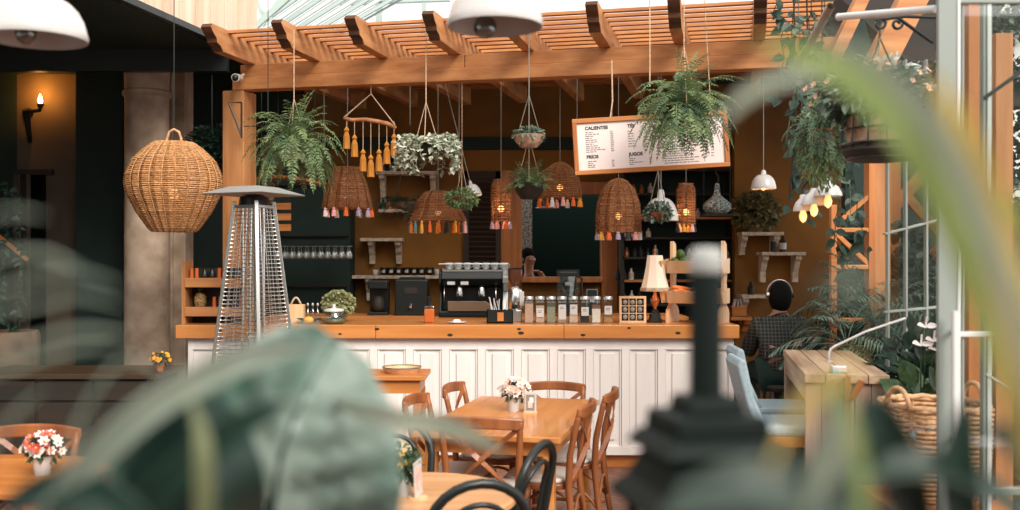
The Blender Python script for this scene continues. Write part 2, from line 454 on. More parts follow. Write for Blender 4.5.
# column
t = thing('stone_column', 'weathered round stone column behind the round wicker ball lamp', 'column', (P(147, 0, 9.2).x, 9.2, 0))
prof = [(.205, .12), (.20, 1.4), (.195, 2.96), (.195, 3.5)]
MB().lathe(prof, 32).build('shaft', M['stone'], t, smooth=True)
MB().lathe([(.31, 0), (.31, .06), (.27, .09), (.24, .14)], 32).build('base', M['stone'], t, smooth='auto')
MB().lathe([(.195, 3.12), (.215, 3.14), (.215, 3.17), (.195, 3.19), (.20, 3.36), (.225, 3.42), (.225, 3.51)], 32).build('capital', M['stone'], t, smooth='auto')
mb = MB(); mb.span(P(150, 0, 9.55).x, P(187, 0, 9.55).x, 9.5, 9.75, 0, 3.5); mb.span(P(168, 0, 9.45).x, P(172, 0, 9.45).x, 9.46, 9.5, 0, 3.5)
struct('wall_pilaster', mb, M['stone'], bevel=.01)
# wall sconce
b = P(30, 112, 9.95)
t = thing('wall_sconce', 'black wall sconce with a glowing flame bulb on the dim left wall', 'wall lamp', b)
MB().lathe([(.001, 0), (.05, .0), (.05, .02), (.02, .04), (.001, .04)], 16).build('backplate', M['black'], t, smooth=True, rot=(PI / 2, 0, 0), loc=(-.03, .05, 0))
MB().tube([(-.01, .02, -.3), (-.01, -.03, -.1), (0, -.07, -.01), (.06, -.1, -.01), (.145, -.1, .0), (.15, -.1, .04)], [.02, .03, .04, .018, .018, .02], 10).build('arm', M['black'], t, smooth=True)
MB().lathe([(.001, .03), (.025, .035), (.038, .06), (.032, .065)], 16, (.15, -.1, 0)).build('cup', M['black'], t, smooth=True)
MB().lathe([(.001, .06), (.018, .075), (.022, .10), (.012, .14), (.001, .165)], 12, (.15, -.1, 0)).build('bulb', M['flame'], t, smooth=True)
def plight(p, e, col=(1, .6, .3), r=.03):
    l = bpy.data.lights.new('lamp_light', 'POINT'); l.energy = e; l.color = col; l.shadow_soft_size = r
    o = bpy.data.objects.new('lamp_light', l); COL.objects.link(o); o.location = p; return o
plight(b + V((.11, -.10, .20)), 7, (1, .36, .05), .03)

# ------------------------------------------------------------------ pergola
pg = thing('pergola', 'orange timber pergola with slatted top standing over the bar', 'pergola', (0, 0, 0))
MB().beam(G(-.12, .07, 3.08 + .055), G(4.8, .07, 3.08 + .055), .14, .108).build('beam', M['pine'], pg, bevel=.006)
m1 = MB().beam(G(-.05, .075, 3.135 + .107), G(1.93, .075, 3.135 + .107), .13, .106).build('beam', M['pine'], pg, bevel=.006)
m1 = MB().beam(G(1.935, .075, 3.135 + .107), G(4.8, .075, 3.135 + .107), .13, .106).build('beam', M['pine'], pg, bevel=.006)
MB().beam(G(-.115, .12, 0), G(-.115, .12, 3.08), .23, .2, up=EX).build('post', M['pinez'], pg, bevel=.008)
us = [.04, .635, 1.235, 1.85, 2.46, 3.07, 3.65, 4.24]
zr0, zr1 = 3.295, 3.485
prof = [(-.68, zr1), (-.71, zr1 - .03), (-.67, zr0 + .12), (-.62, zr0 + .09), (-.61, zr0 + .055), (-.55, zr0 + .035), (-.52, zr0), (2.6, zr0), (2.6, zr1)]
for u in us:
    mb = MB().prism(prof, u - .045, u + .045, lambda p, q, s: tuple(G(s, p, q))); mb.m = [0, 0] + [1] * 6 + [0] * (len(mb.f) - 8)
    mb.build('rafter', [M['piney'], wood('end_grain', (.11, .042, .014), (.05, .02, .008), 'x', .8)], pg, bevel=.004)
v = -.42; i = 0
while v < 2.6:
    if True:
        MB().beam(G(.0, v, zr1 - .014), G(4.75, v, zr1 - .014), .05, .022).build('slat', M['pine'], pg)
    v += .15
# small white security camera on the post
c = P(236, 78, 8.3)
t = thing('security_camera', 'small white dome security camera under the pergola corner', 'camera', c)
MB().cyl((0, .12, .02), (0, -.02, 0), .032, .034, 16).build('housing', M['enamel'], t, smooth='auto')
MB().ball((0, -.02, 0), .028, 12, 8).build('lens', M['black'], t, smooth=True)
MB().cyl((0, .08, .02), (.02, .17, .06), .012, n=8).build('bracket', M['enamel'], t)

# ------------------------------------------------------------------ greenhouse roof beyond
gl = thing('glasshouse_roof', 'pale green steel greenhouse roof frame above the pergola', 'roof', (0, 0, 0))
pal = mat('pale_green_steel', (.42, .52, .48), .5)
def bar(name, pts, w, h=None, m=pal, par=None):
    return MB().beam(pts[0], pts[1], w, h or w).build(name, m, par)
Yg = 12.5
bar('column', (P(251, 60, Yg), P(250, -60, Yg)), .05, par=gl)
bar('brace', (P(252, 30, Yg), P(310, -22, Yg)), .07, par=gl)
bar('brace', (P(252, 2, Yg), P(275, 22, Yg)), .04, par=gl)
bar('brace', (P(285, -10, Yg), P(262, 26, Yg)), .04, par=gl)
bar('brace', (P(251, -20, Yg), P(264, 22, Yg)), .035, par=gl)
bar('purlin', (P(300, 60, Yg), P(300, 60, Yg) + V((.001, .4, 0))), .05, par=gl)
bar('column', (P(379, 60, 14), P(379, 0, 14)), .09, par=gl)
bar('purlin', (P(340, 2, 14), P(450, -2, 14)), .09, par=gl)
bar('column', (P(424, 60, 14), P(424, -40, 14)), .07, par=gl)
# ribbed sheet
sheet = mat('ribbed_sheet', (.42, .52, .50), .5)
mb = MB(); A = P(262, 26, 12.6); B = P(372, -6, 12.6); dirb = (P(330, -60, 16) - P(262, 26, 12.6))
mb = MB()
o0 = P(278, 36, 13.0); o1 = P(335, 36, 13.0); r0 = P(400, -40, 13.0); r1 = P(470, -40, 13.0)
o0 = P(240, 36, 13.0); r0 = P(345, -40, 13.0)
NR = 9
for i in range(NR):
    k0, k1 = i / NR, (i + .55) / NR
    mb.cur = i % 2
    a0 = o0.lerp(o1, k0); a1 = o0.lerp(o1, k1); b0 = r0.lerp(r1, k0); b1 = r0.lerp(r1, k1)
    mb.add([a0, a1, b1, b0, a0 + V((0, .05, 0)), a1 + V((0, .05, 0)), b1 + V((0, .05, 0)), b0 + V((0, .05, 0))], [(0, 1, 2, 3), (7, 6, 5, 4), (0, 4, 5, 1), (1, 5, 6, 2), (2, 6, 7, 3), (3, 7, 4, 0)])
    a0 = o0.lerp(o1, k1); a1 = o0.lerp(o1, (i + 1) / NR); b0 = r0.lerp(r1, k1); b1 = r0.lerp(r1, (i + 1) / NR)
    dz = V((0, .09, 0))
    mb.cur = 1 if i % 2 else 0
    mb.add([a0 + dz, a1 + dz, b1 + dz, b0 + dz], [(0, 1, 2, 3)])
mb.build('sheet', [sheet, mat('ribbed_sheet_light', (.62, .68, .65), .5)], gl)

# ------------------------------------------------------------------ counter
CX0, CX1, CY0, CY1 = -2.53, 1.76, 7.86, 8.40
ct = thing('bar_counter', 'white panelled bar counter under the long orange worktop', 'counter', ((CX0 + CX1) / 2, CY0, 0))
ox = -(CX0 + CX1) / 2
mb = MB(); mb.span(CX0 + ox, CX1 + ox, .02, .52, .1, 1.02); mb.build('carcass', M['white'], ct, bevel=.003)
pitch = .283; x = -2.45
MB().span(CX0 + ox, CX1 + ox, 0, .02, .93, 1.02).build('rail', M['white'], ct, bevel=.002)
MB().span(CX0 + ox, CX1 + ox, 0, .02, .10, .17).build('rail', M['white'], ct, bevel=.002)
k = 0; xe = 1.72
xs = .065 + .0
xx = [(521 - 3.5 - 510) * 7.86 / F + (j - 9) * pitch for j in range(0, 16)]
for x in xx:
    if x < CX0 + .06 or x > CX1 - .03: continue
    mb = MB(); mb.span(x - .03 + ox, x + .03 + ox, -.002, .02, .15, .95)
    mb.span(x + .032 + ox, x + .045 + ox, .008, .02, .17, .93); mb.span(x - .045 + ox, x - .032 + ox, .008, .02, .17, .93)
    mb.build('stile', M['white'], ct, bevel=.002)
    if x + pitch < CX1: MB().span(x + .085 + ox, x + pitch - .085 + ox, .006, .02, .22, .90).build('raised_panel', M['white'], ct, bevel=.004)
for x in (CX0 + .02, CX1 - .02):
    MB().span(x - .02 + ox, x + .02 + ox, -.004, .02, .1, 1.02).build('stile', M['white'], ct, bevel=.002)
MB().span(CX0 + .03 + ox, CX1 - .03 + ox, .05, .5, 0, .1).build('plinth', M['oak'], ct)
def top_mat():
    m = wood('worktop_wood', (.68, .29, .085), (.50, .17, .035), 'x', .35, sc=10, coat=.2); return m
wt = MB(); wt.span(-2.61, -1.05, 7.80, 8.42, 1.022, 1.127); wt.span(-1.047, 0.42, 7.80, 8.42, 1.022, 1.127); wt.span(.423, 1.79, 7.80, 8.42, 1.022, 1.127)
o = wt.build('worktop', top_mat(), bevel=.005); tag(o, 'long thick orange timber worktop on the white bar counter', 'worktop')
for px, py in ((377, 329), (519, 329), (521, 333), (629, 328), (450, 335), (583, 335), (220, 331), (678, 333), (340, 334)):
    q = P(px, py, 7.80); MB().ball((q.x, 7.799, q.z), .016 * U(.6, 1.2), 8, 6, (1.5, .12, .8)).build('knot', M['walnut'], o)

# back bar
t = thing('back_bar', 'low light wooden back bar behind the worktop', 'cabinet', (0, 9.2, 0))
MB().span(-2.2, 1.6, -.25, .35, 1.07, 1.125).build('top', M['oak'], t, bevel=.004)
MB().span(-2.15, 1.55, -.22, .33, 0, 1.07).build('body', M['walnut'], t)

ZT = 1.127
# --- jars
def jar(x, fill, label, cfill, lab=None, two=None):
    t = thing('storage_jar', label, 'jar', (x, 8.05, ZT), 0, 'square glass storage jars on the worktop')
    s = .036
    mb = MB(); pr = [(s * 1.35, .003), (s * 1.38, .012), (s * 1.38, .165), (s * 1.05, .182), (s * 1.05, .19)]
    mb.lathe(pr, 4); 
    for i in range(len(mb.v)):
        q = mb.v[i]; a = PI / 4; mb.v[i] = (q[0] * math.cos(a) - q[1] * math.sin(a), q[0] * math.sin(a) + q[1] * math.cos(a), q[2])
    mb.build('jar_glass', M['glass'], t)
    h = .165 * fill
    MB().span(-s * .9, s * .9, -s * .9, s * .9, .006, h).build('contents', mat('jar_fill_%d' % int(cfill[0] * 997 + cfill[1] * 99), cfill, .9, var=.25, scale=120), t)
    if two: MB().span(-s * .9, s * .9, -s * .9, s * .9, h, h + .03).build('upper_contents', mat('jar_top_%d' % int(two[0] * 997), two, .9, var=.4, scale=150), t)
    mb = MB(); mb.lathe([(.001, .215), (s * 1.0, .215), (s * 1.12, .208), (s * 1.12, .187), (s * .9, .187)], 20); mb.build('lid', M['steel'], t, smooth='auto')
    if lab:
        mb = MB(); mb.cur = 0; mb.span(-s * .82, s * .82, -s - .004, -s - .002, lab[0], lab[1])
        mb.cur = 1
        for r in range(2): mb.span(-s * .5, s * U(.2, .5), -s - .0045, -s - .0038, lab[1] - .022 - r * .012, lab[1] - .018 - r * .012)
        mb.build('label', [M['enamel'], M['ink']], t)
    return t
js = [(529, .95, 'pinkish tan filled jar at the end beside the coffee grinder', (.55, .36, .27), None, None),
      (540, .85, 'jar with a square white label over tan powder, second from the grinder', (.60, .40, .28), (.05, .12), None),
      (551, .8, 'jar filled with greyish green herbs and no label', (.30, .29, .20), None, (.10, .10, .07)),
      (562, .7, 'jar with a tall white label covering most of its front', (.45, .32, .24), (.03, .15), None),
      (573.4, .5, 'jar with white label above pale pink powder, next to the black one', (.66, .48, .40), (.07, .15), None),
      (584.7, .45, 'jar with white label above black contents', (.012, .012, .012), (.06, .13), None),
      (596, .7, 'jar of white sugar with brown lumps on top', (.80, .74, .66), None, (.22, .10, .06)),
      (607.8, .3, 'jar of nuts with a white label, end jar beside the framed box', (.45, .25, .09), (.07, .14), None)]
for px, fl, lb, cf, la, tw in js: jar((px - 510) * 8.05 / F, fl, lb, cf, la, tw)

# --- framed box with nine cells
t = thing('framed_box', 'light wood framed box of nine round cells leaning beside the jars', 'display box', (P(632.5, 0, 8.05).x, 8.05, ZT))
mb = MB(); w, h = .215, .215
for a in ((-w / 2, -w / 2 + .018, 0, h), (w / 2 - .018, w / 2, 0, h)): mb.span(a[0], a[1], -.02, .02, a[2], a[3])
mb.span(-w / 2 + .018, w / 2 - .018, -.02, .02, 0, .018); mb.span(-w / 2 + .018, w / 2 - .018, -.02, .02, h - .018, h)
mb.build('frame', M['light'], t, bevel=.002)
MB().span(-w / 2 + .01, w / 2 - .01, .012, .02, .01, h - .01).build('back', M['dark'], t)
for i in (1, 2):
    MB().span(-w / 2 + .018 + i * .06 - .003, -w / 2 + .018 + i * .06 + .003, -.012, .012, .018, h - .018).build('divider', M['light'], t)
    MB().span(-w / 2 + .018, w / 2 - .018, -.0125, .0125, .018 + i * .06 - .003, .018 + i * .06 + .003).build('divider', M['light'], t)
for i in range(3):
    for j in range(3): MB().ball((-.06 + i * .06, 0, .048 + j * .06), .021, 10, 8, (1, .5, 1)).build('sample', mat('grey_stone', (.25, .24, .22), .5), t, smooth=True)

# --- table lamp
t = thing('table_lamp', 'table lamp with a cream bell shade and amber glass stem on the worktop', 'lamp', (P(655, 0, 8.1).x, 8.1, ZT))
MB().lathe([(.001, 0), (.065, 0), (.065, .02), (.05, .03), (.045, .07), (.03, .08), (.03, .10), (.012, .11), (.001, .11)], 8).build('base', M['black'], t, smooth='auto')
MB().lathe([(.01, .11), (.012, .12), (.036, .165), (.038, .185), (.02, .215), (.012, .225), (.012, .30)], 20).build('stem', M['amber'], t, smooth=True)
mb = MB(); pr = [(.118, .265), (.112, .285), (.092, .36), (.075, .45), (.062, .545), (.060, .545), (.073, .45), (.09, .36), (.11, .285)]
mb.lathe(pr, 8); mb.build('lamp_shade', mat('cream_shade', (.78, .66, .55), .8, emit=(1, .6, .35), estr=.22), t, bevel=.002)
MB().lathe([(.119, .255), (.121, .27), (.119, .285)], 8).build('trim_band', M['rope'], t)
MB().lathe([(.001, .60), (.01, .59), (.012, .575), (.005, .56), (.004, .3)], 10).build('finial', M['amber'], t, smooth=True)
plight(t.location + V((0, 0, .38)), 1.0)

# --- fruit stand
t = thing('fruit_stand', 'two tier light wooden produce stand at the counter end', 'stand', (P(698, 0, 8.1).x, 8.12, ZT), -.45)
def side(x):
    pr = [(-.13, 0), (.13, 0), (.13, .08), (.10, .12), (.06, .14), (.06, .2), (.075, .26), (.05, .32), (.065, .38), (.075, .44), (.05, .50), (.06, .56), (.05, .64), (.0, .66), (-.02, .66), (-.02, .2), (-.06, .14), (-.12, .11), (-.13, .05)]
    return MB().prism([(p * 1.15, q) for p, q in pr], x - .014, x + .014, lambda p, q, s: (s, p, q)).build('side_board', M['light'], t, bevel=.003)
side(-.21); side(.21)
bins = []
for k, z in enumerate((.16, .40)):
    mb = MB(); y0, y1 = -.23, .05
    for fr in ([(y0, z + .10), (y0 + .012, z + .10), (y0 + .06, z), (y0 + .048, z)],):
        mb.prism(fr, -.197, .197, lambda p, q, s: (s, p, q))
    mb.span(-.197, .197, y0 + .055, y1, z, z + .012); mb.span(-.197, .197, y1 - .012, y1, z, z + .12)
    for sx in (-.25, .24): mb.prism([(y0, z + .10), (y0 + .052, z), (y1, z), (y1, z + .12)], sx, sx + .012, lambda p, q, s: (s, p, q))
    bins.append(mb.build('tray', M['light'], t, bevel=.002))
mw = Matrix.Translation(t.location) @ Matrix.Rotation(-.45, 4, 'Z')
av = MB().ball((0, 0, 0), .036, 12, 8, (1, 1, 1.25)).build('avocado', leafmat('avocado', (.10, .17, .03), (.04, .08, .02)), smooth=True)
tag(av, 'green avocado in the upper tray of the produce stand', 'avocado', 'green avocados in the upper produce tray')
ca = MB().tube([(-.09, 0, 0), (-.08, 0, 0), (0, 0, 0), (.07, 0, 0), (.09, 0, 0)], [.01, .02, .018, .01, .003], 10).build('carrot', mat('carrot', (.75, .20, .04), .5), smooth=True)
tag(ca, 'orange carrot lying in the lower tray of the produce stand', 'carrot', 'orange carrots in the lower produce tray')
tm = MB().ball((0, 0, 0), .034, 12, 8, (1, 1, .85)).build('tomato', mat('tomato', (.60, .09, .03), .3), smooth=True)
tag(tm, 'reddish tomato in the upper tray of the produce stand', 'tomato', 'reddish tomatoes in the upper produce tray')
be = MB().ball((0, 0, 0), .034, 12, 8, (1, 1, .95)).build('beetroot', mat('beet', (.04, .02, .02), .5), smooth=True)
tag(be, 'dark beetroot beside the carrots in the lower produce tray', 'beetroot', 'dark beetroots in the lower produce tray')
def put(o, pts, first=[True], rots=None):
    for i, p in enumerate(pts):
        q = o if i == 0 else dup(o)
        q.location = mw @ V(p); q.rotation_euler = (rots[i] if rots else (U(-1, 1), U(-1, 1), U(-3, 3)))
put(av, [(-.15, -.12, .49), (-.08, -.12, .49), (-.15, -.04, .50), (-.08, -.04, .50), (-.12, -.08, .55)])
put(tm, [(0, -.12, .49), (.07, -.12, .49), (.02, -.04, .50), (.10, -.04, .50), (.04, -.07, .545), (.14, -.12, .49)])
put(ca, [(-.09, -.13, .24), (-.09, -.09, .25), (-.08, -.04, .24), (-.10, -.10, .28), (.10, -.12, .24), (.1, -.06, .25)], rots=[(0, .2, .5), (0, .2, .9), (0, .1, 1.2), (0, .1, .3), (0, -.1, -.6), (0, 0, -.9)])
put(be, [(.0, -.11, .25), (.01, -.04, .25), (.05, -.08, .285)])

# --- straws caddy, grinder, bottle, dish
t = thing('cutlery_caddy', 'black caddy of white paper straws beside the coffee grinder', 'caddy', (P(500, 0, 8.05).x, 8.02, ZT))
mb = MB(); mb.span(-.105, .105, -.05, .05, 0, .01)
for a in ((-.105, -.097, -.05, .05), (.097, .105, -.05, .05), (-.105, .105, -.05, -.042), (-.105, .105, .042, .05), (-.004, .004, -.05, .05)): mb.span(*a, .0, .11)
mb.build('body', M['black'], t)
for i in range(9):
    x = -.08 + i * .02; mb = MB().cyl((x * .7, U(-.03, .03), .012), (x * 1.1 + U(-.05, .03), U(-.02, .04), U(.17, .23)), .0045, n=6); mb.build('straw', M['enamel'], t)
MB().span(-.02, .03, -.053, -.0505, .02, .09).build('front_card', M['oak'], t)
t = thing('coffee_grinder', 'chrome coffee grinder with a smoky brown bean hopper on the worktop', 'grinder', (P(515.5, 0, 8.15).x, 8.2, ZT))
MB().span(-.055, .055, -.06, .08, 0, .10).build('base', M['steel'], t, bevel=.008)
MB().lathe([(.05, .10), (.06, .12), (.06, .26), (.045, .28), (.035, .29)], 20).build('body', M['chrome'], t, smooth='auto')
MB().span(.035, .07, -.055, -.02, .13, .25).build('switch_box', M['enamel'], t, bevel=.004)
MB().lathe([(.03, .29), (.035, .31), (.058, .35), (.062, .43), (.06, .43), (.055, .35), (.03, .315)], 20).build('hopper', mat('smoke_plastic', (.10, .035, .018), .15, coat=.4), t, smooth='auto')
MB().lathe([(.001, .445), (.05, .443), (.065, .435), (.062, .428)], 20).build('lid', M['black'], t, smooth='auto')
MB().cyl((0, -.06, .14), (0, -.11, .13), .018, n=12).build('spout', M['black'], t)
t = thing('syrup_bottle', 'square bottle of amber orange syrup on the worktop', 'bottle', (P(429.5, 0, 8.05).x, 8.05, ZT))
MB().span(-.04, .04, -.04, .04, .004, .115).build('syrup', mat('orange_syrup', (.70, .16, .03), .2), t, bevel=.01)
MB().span(-.043, .043, -.043, .043, 0, .14).build('bottle_glass', M['glass'], t, bevel=.012)
MB().lathe([(.016, .14), (.016, .19), (.02, .2), (.02, .215), (.001, .215)], 12).build('cap', M['black'], t, smooth='auto')
t = thing('serving_dish', 'small white dish with a folded napkin on the worktop', 'dish', (P(457, 0, 8.05).x, 8.0, ZT))
MB().lathe([(.001, 0), (.04, 0), (.08, .012), (.078, .016), (.04, .006), (.001, .006)], 24).build('plate', M['enamel'], t, smooth=True)
MB().box((0, 0, .022), (.07, .05, .02), Matrix.Rotation(.3, 3, 'Z'), .6).build('napkin', M['wpet'], t, bevel=.005)

# --- espresso machine on the back bar
em = thing('espresso_machine', 'large black and chrome espresso machine topped with cups', 'coffee machine', (P(474, 0, 9.05).x, 9.15, 1.125))
w = .31
MB().span(-w, w, -.22, .25, .0, .05).build('base', M['black'], em, bevel=.01)
MB().prism([(-.02, .05), (.25, .05), (.25, .40), (-.22, .40), (-.25, .34), (-.20, .28), (-.02, .26)], -w + .02, w - .05, lambda p, q, s: (s, p, q)).build('body', M['black'], em, bevel=.01)
MB().prism([(-.22, .04), (.25, .04), (.25, .47), (-.14, .47), (-.27, .36), (-.27, .30), (-.12, .22)], w - .05, w, lambda p, q, s: (s, p, q)).build('side_panel', M['steel'], em, bevel=.006)
MB().prism([(-.22, .04), (.25, .04), (.25, .41), (-.14, .43), (-.25, .36), (-.25, .30), (-.12, .22)], -w, -w + .02, lambda p, q, s: (s, p, q)).build('side_panel', M['black'], em, bevel=.006)
MB().prism([(-w + .08, .05), (w - .09, .05), (w - .2, .14), (-w + .08, .14)], -.235, -.225, lambda p, q, s: (p, s, q)).build('drip_tray', mat('dull_bronze', (.25, .16, .10), .4, metal=.6), em, bevel=.003)
for x in (-.13, .07):
    g = MB().lathe([(.035, .18), (.035, .26), (.03, .27)], 16, (x, -.13, 0)).build('group_head', M['chrome'], em, smooth=True)
    MB().tube([(x, -.15, .20), (x, -.27, .175)], [.012, .016], 8).build('handle', M['black'], g)
for x in (-.2, -.08):
    MB().span(x - .035, x + .035, -.236, -.228, .285, .315).build('dial', M['enamel'], em, bevel=.003)
for x in (-.26, .2): MB().tube([(x, -.2, .3), (x, -.26, .2), (x, -.24, .12)], .005, 6).build('steam_wand', M['chrome'], em, smooth=True)
MB().tube([(-w, -.2, .47), (w, -.2, .47), (w, .22, .47), (-w, .22, .47)], .006, 6, closed=True).build('cup_rail', M['chrome'], em)
def cup(name, label, group, loc, m, s=1.0, hand=1):
    t = thing(name, label, 'mug', loc, 0, group)
    MB().lathe([(.001, .004), (.025 * s, .0), (.034 * s, .012 * s), (.040 * s, .075 * s), (.037 * s, .075 * s), (.031 * s, .015 * s), (.001, .010 * s)], 16).build('cup_body', m, t, smooth=True)
    MB().tube([(.036 * s, 0, .06 * s), (.058 * s, 0, .056 * s), (.06 * s, 0, .035 * s), (.034 * s, 0, .02 * s)], .005 * s, 6).build('handle', m, t, smooth=True)
    return t
grey = mat('glass_cup', (.36, .42, .42), .15, coat=.4)
c0 = None
for i in range(7):
    loc = V((P(450 + i * 9, 0, 9.15).x, 9.0, 1.125 + .42))
    lb = 'grey glass cup upside on top of the espresso machine'
    if c0 is None: c0 = cup('coffee_cup', lb, 'grey cups along the top of the espresso machine', loc, grey, .85)
    else: dup(c0, loc)
MB().span(-w + .03, w - .03, -.2, .2, .405, .418).build('cup_tray', M['steel'], em)

# blender, small sign
t = thing('blender', 'black jug blender standing behind the storage jars', 'blender', (P(568, 0, 9.05).x, 9.05, 1.125))
MB().box((0, 0, .06), (.16, .16, .12), None, .85).build('base', M['black'], t, bevel=.01)
MB().lathe([(.05, .12), (.075, .33), (.078, .36), (.073, .36), (.047, .13)], 4).build('jug', M['glassd'], t)
MB().span(-.085, .085, -.085, .085, .36, .40).build('lid', M['black'], t, bevel=.008)
MB().tube([(.08, 0, .36), (.125, 0, .34), (.12, 0, .2), (.07, 0, .16)], .01, 8).build('handle', M['black'], t, smooth=True)
MB().span(-.1, .1, -.09, .09, .1, .42).build('sound_cover', M['glass'], t)
MB().span(-.03, .03, -.088, -.082, .28, .31).build('badge', M['enamel'], t)
t = thing('framed_notice', 'small dark framed notice standing behind the white labelled jars', 'sign', (P(592, 0, 9.0).x, 9.0, 1.125))
MB().span(-.05, .05, -.01, .01, 0, .245).build('frame', M['frame'], t, bevel=.002)
MB().span(-.042, .042, -.013, -.0105, .012, .237).build('panel', M['dark'], t)
MB().span(-.02, .02, -.016, -.0135, .13, .18).build('mark', M['enamel'], t)

# --- left end produce shelf on the worktop
t = thing('wooden_rack', 'open wooden rack of produce on the worktop end beside the column', 'rack', (P(216, 0, 8.0).x, 8.05, ZT))
for x in (-.245, .245): MB().span(x - .015, x + .015, -.10, .10, 0, .50 if x < 0 else .44).build('side_board', M['pinez'], t, bevel=.003)
for z in (.10, .33):
    MB().span(-.23, .23, -.10, .10, z, z + .015).build('shelf', M['pine'], t, bevel=.002)
    MB().span(-.23, .23, -.112, -.10, z - .04, z + .035).build('front_board', M['pine'], t, bevel=.002)
MB().span(-.23, .23, .085, .10, 0, .44).build('back', M['walnut'], t)
bx = t.location
pn = thing('pineapple', 'small golden pineapple on the lower shelf of the wooden rack', 'pineapple', bx + V((-.14, 0, .115)))
MB().lathe([(.001, 0), (.035, .005), (.048, .04), (.048, .09), (.03, .125), (.001, .13)], 16).build('fruit', mat('pineapple_skin', (.50, .30, .10), .7, col2=(.10, .06, .03), scale=60, bump=.6), pn, smooth=True)
mb = MB()
for i in range(14):
    a = i * 2.4; mb.leaf((0, 0, .125), (math.cos(a) * .5, math.sin(a) * .5, 1), (0, -1, .2), .05, .014, 0)
mb.build('crown', M['green'], pn)
oj = MB().cyl((0, 0, 0), (0, 0, .12), .016, .014, 12).build('spice_bottle', mat('orange_bottle', (.62, .14, .03), .4), smooth='auto')
tag(oj, 'slim orange spice bottle standing in the wooden rack', 'bottle', 'slim orange bottles in the wooden rack')
for i, (x, z) in enumerate(((-.20, .346), (-.16, .346), (.02, .346), (.06, .346), (-.02, .116), (.03, .116), (.2, .116))):
    q = oj if i == 0 else dup(oj); q.location = bx + V((x, -.03, z)); q.scale = (1, 1, .8)
db = MB().lathe([(.001, 0), (.03, 0), (.034, .03), (.03, .08), (.012, .1), (.012, .12), (.001, .12)], 12).build('dark_bottle', M['black'], smooth=True)
tag(db, 'squat dark bottle standing in the wooden rack', 'bottle', 'squat dark bottles in the wooden rack')
for i, (x, z) in enumerate(((-.10, .346), (-.04, .346), (.12, .346), (.18, .346), (.09, .116), (.15, .116))):
    q = db if i == 0 else dup(db); q.location = bx + V((x, -.02, z)); q.scale = (.9, .9, .8)

# --- bag, cruets, hydrangea, jar
t = thing('gift_bag', 'tan wooden box bag with a rope handle on the worktop', 'bag', (P(296, 0, 8.05).x, 8.05, ZT))
MB().span(-.068, .068, -.04, .04, 0, .15).build('box_body', M['light'], t, bevel=.004)
MB().tube([(-.04 + .08 * i / 8, 0, .15 + .055 * math.sin(PI * i / 8)) for i in range(9)], .008, 8).build('handle', M['rope'], t, smooth=True)
cr = thing('cruet', 'small clear cruet bottle standing beside the tan box bag', 'cruet', (0, 0, 0), 0, 'clear cruets beside the box bag')
MB().lathe([(.001, 0), (.022, 0), (.024, .02), (.02, .09), (.008, .11), (.009, .13)], 12).build('flask', M['glass'], cr, smooth=True)
MB().lathe([(.010, .13), (.012, .14), (.008, .155), (.001, .157)], 10).build('stopper', M['steel'], cr, smooth=True)
for i, x in enumerate((307, 312, 317)):
    q = cr if i == 0 else dup(cr); q.location = (P(x, 0, 8.15).x, 8.18, ZT)
t = thing('hydrangea_plant', 'round pale green hydrangea head in a small vase on the worktop', 'plant', (P(338, 0, 8.2).x, 8.22, ZT))
MB().lathe([(.001, 0), (.05, 0), (.06, .04), (.045, .08), (.043, .08), (.04, .03), (.001, .03)], 16).build('vase', M['walnut'], t, smooth=True)
mb = bush_mb(900, .13, .11, .10, .032, 5, shell=.75, W=.95); mb.build('foliage', M['hydr'], t, loc=(0, 0, .15))
t = thing('glass_dispenser', 'round glass jar with a white knobbed lid on the worktop', 'jar', (P(334, 0, 7.95).x, 7.95, ZT))
MB().lathe([(.001, 0), (.08, 0), (.105, .03), (.11, .06), (.075, .10), (.072, .105)], 24).build('jar_glass', M['glass'], t, smooth=True)
MB().lathe([(.001, .01), (.085, .012), (.095, .04), (.001, .045)], 24).build('contents', M['ggrey'], t, smooth=True)
MB().lathe([(.08, .10), (.08, .12), (.02, .125), (.012, .135), (.014, .155), (.001, .158)], 24).build('lid', M['enamel'], t, smooth=True)
t = thing('lemon', 'yellow lemon on a dark leaf beside the glass jar', 'lemon', (P(309, 0, 7.95).x, 7.93, ZT))
MB().ball((0, 0, .03), .03, 12, 8, (1.4, 1, 1)).build('fruit', mat('lemon', (.80, .42, .03), .5), t, smooth=True)
mb = MB()
for a in (-.5, .2, 2.6): mb.leaf((0, .02, .01), (math.cos(a), .2, .35), (0, -.4, 1), .12, .05, .1)
mb.build('leaf', M['gdark'], t)

# dark machines on the back bar
t = thing('hot_water_boiler', 'square black water boiler on the back bar behind the syrup bottle', 'boiler', (P(412, 0, 9.2).x, 9.25, 1.125))
MB().span(-.15, .15, -.14, .14, .0, .33).build('body', M['black'], t, bevel=.012); MB().span(-.11, .11, -.1, .1, .33, .35).build('lid', M['black'], t, bevel=.006)
MB().cyl((0, -.14, .1), (0, -.19, .08), .012, n=8).build('tap', M['chrome'], t); MB().span(-.06, .06, -.147, -.14, .2, .26).build('panel', M['walnut'], t)
t = thing('filter_brewer', 'dark filter coffee brewer beside the hydrangea on the back bar', 'coffee maker', (P(378, 0, 9.2).x, 9.25, 1.125))
MB().span(-.09, .09, -.1, .12, 0, .03).build('base', M['black'], t, bevel=.006); MB().span(-.09, .09, .04, .12, .03, .30).build('column', M['black'], t, bevel=.006); MB().span(-.09, .09, -.1, .12, .24, .32).build('head', M['black'], t, bevel=.01)
MB().lathe([(.001, .035), (.05, .035), (.065, .08), (.055, .14), (.04, .17), (.045, .18)], 18, (0, -.03, 0)).build('carafe', M['walnut'], t, smooth=True)
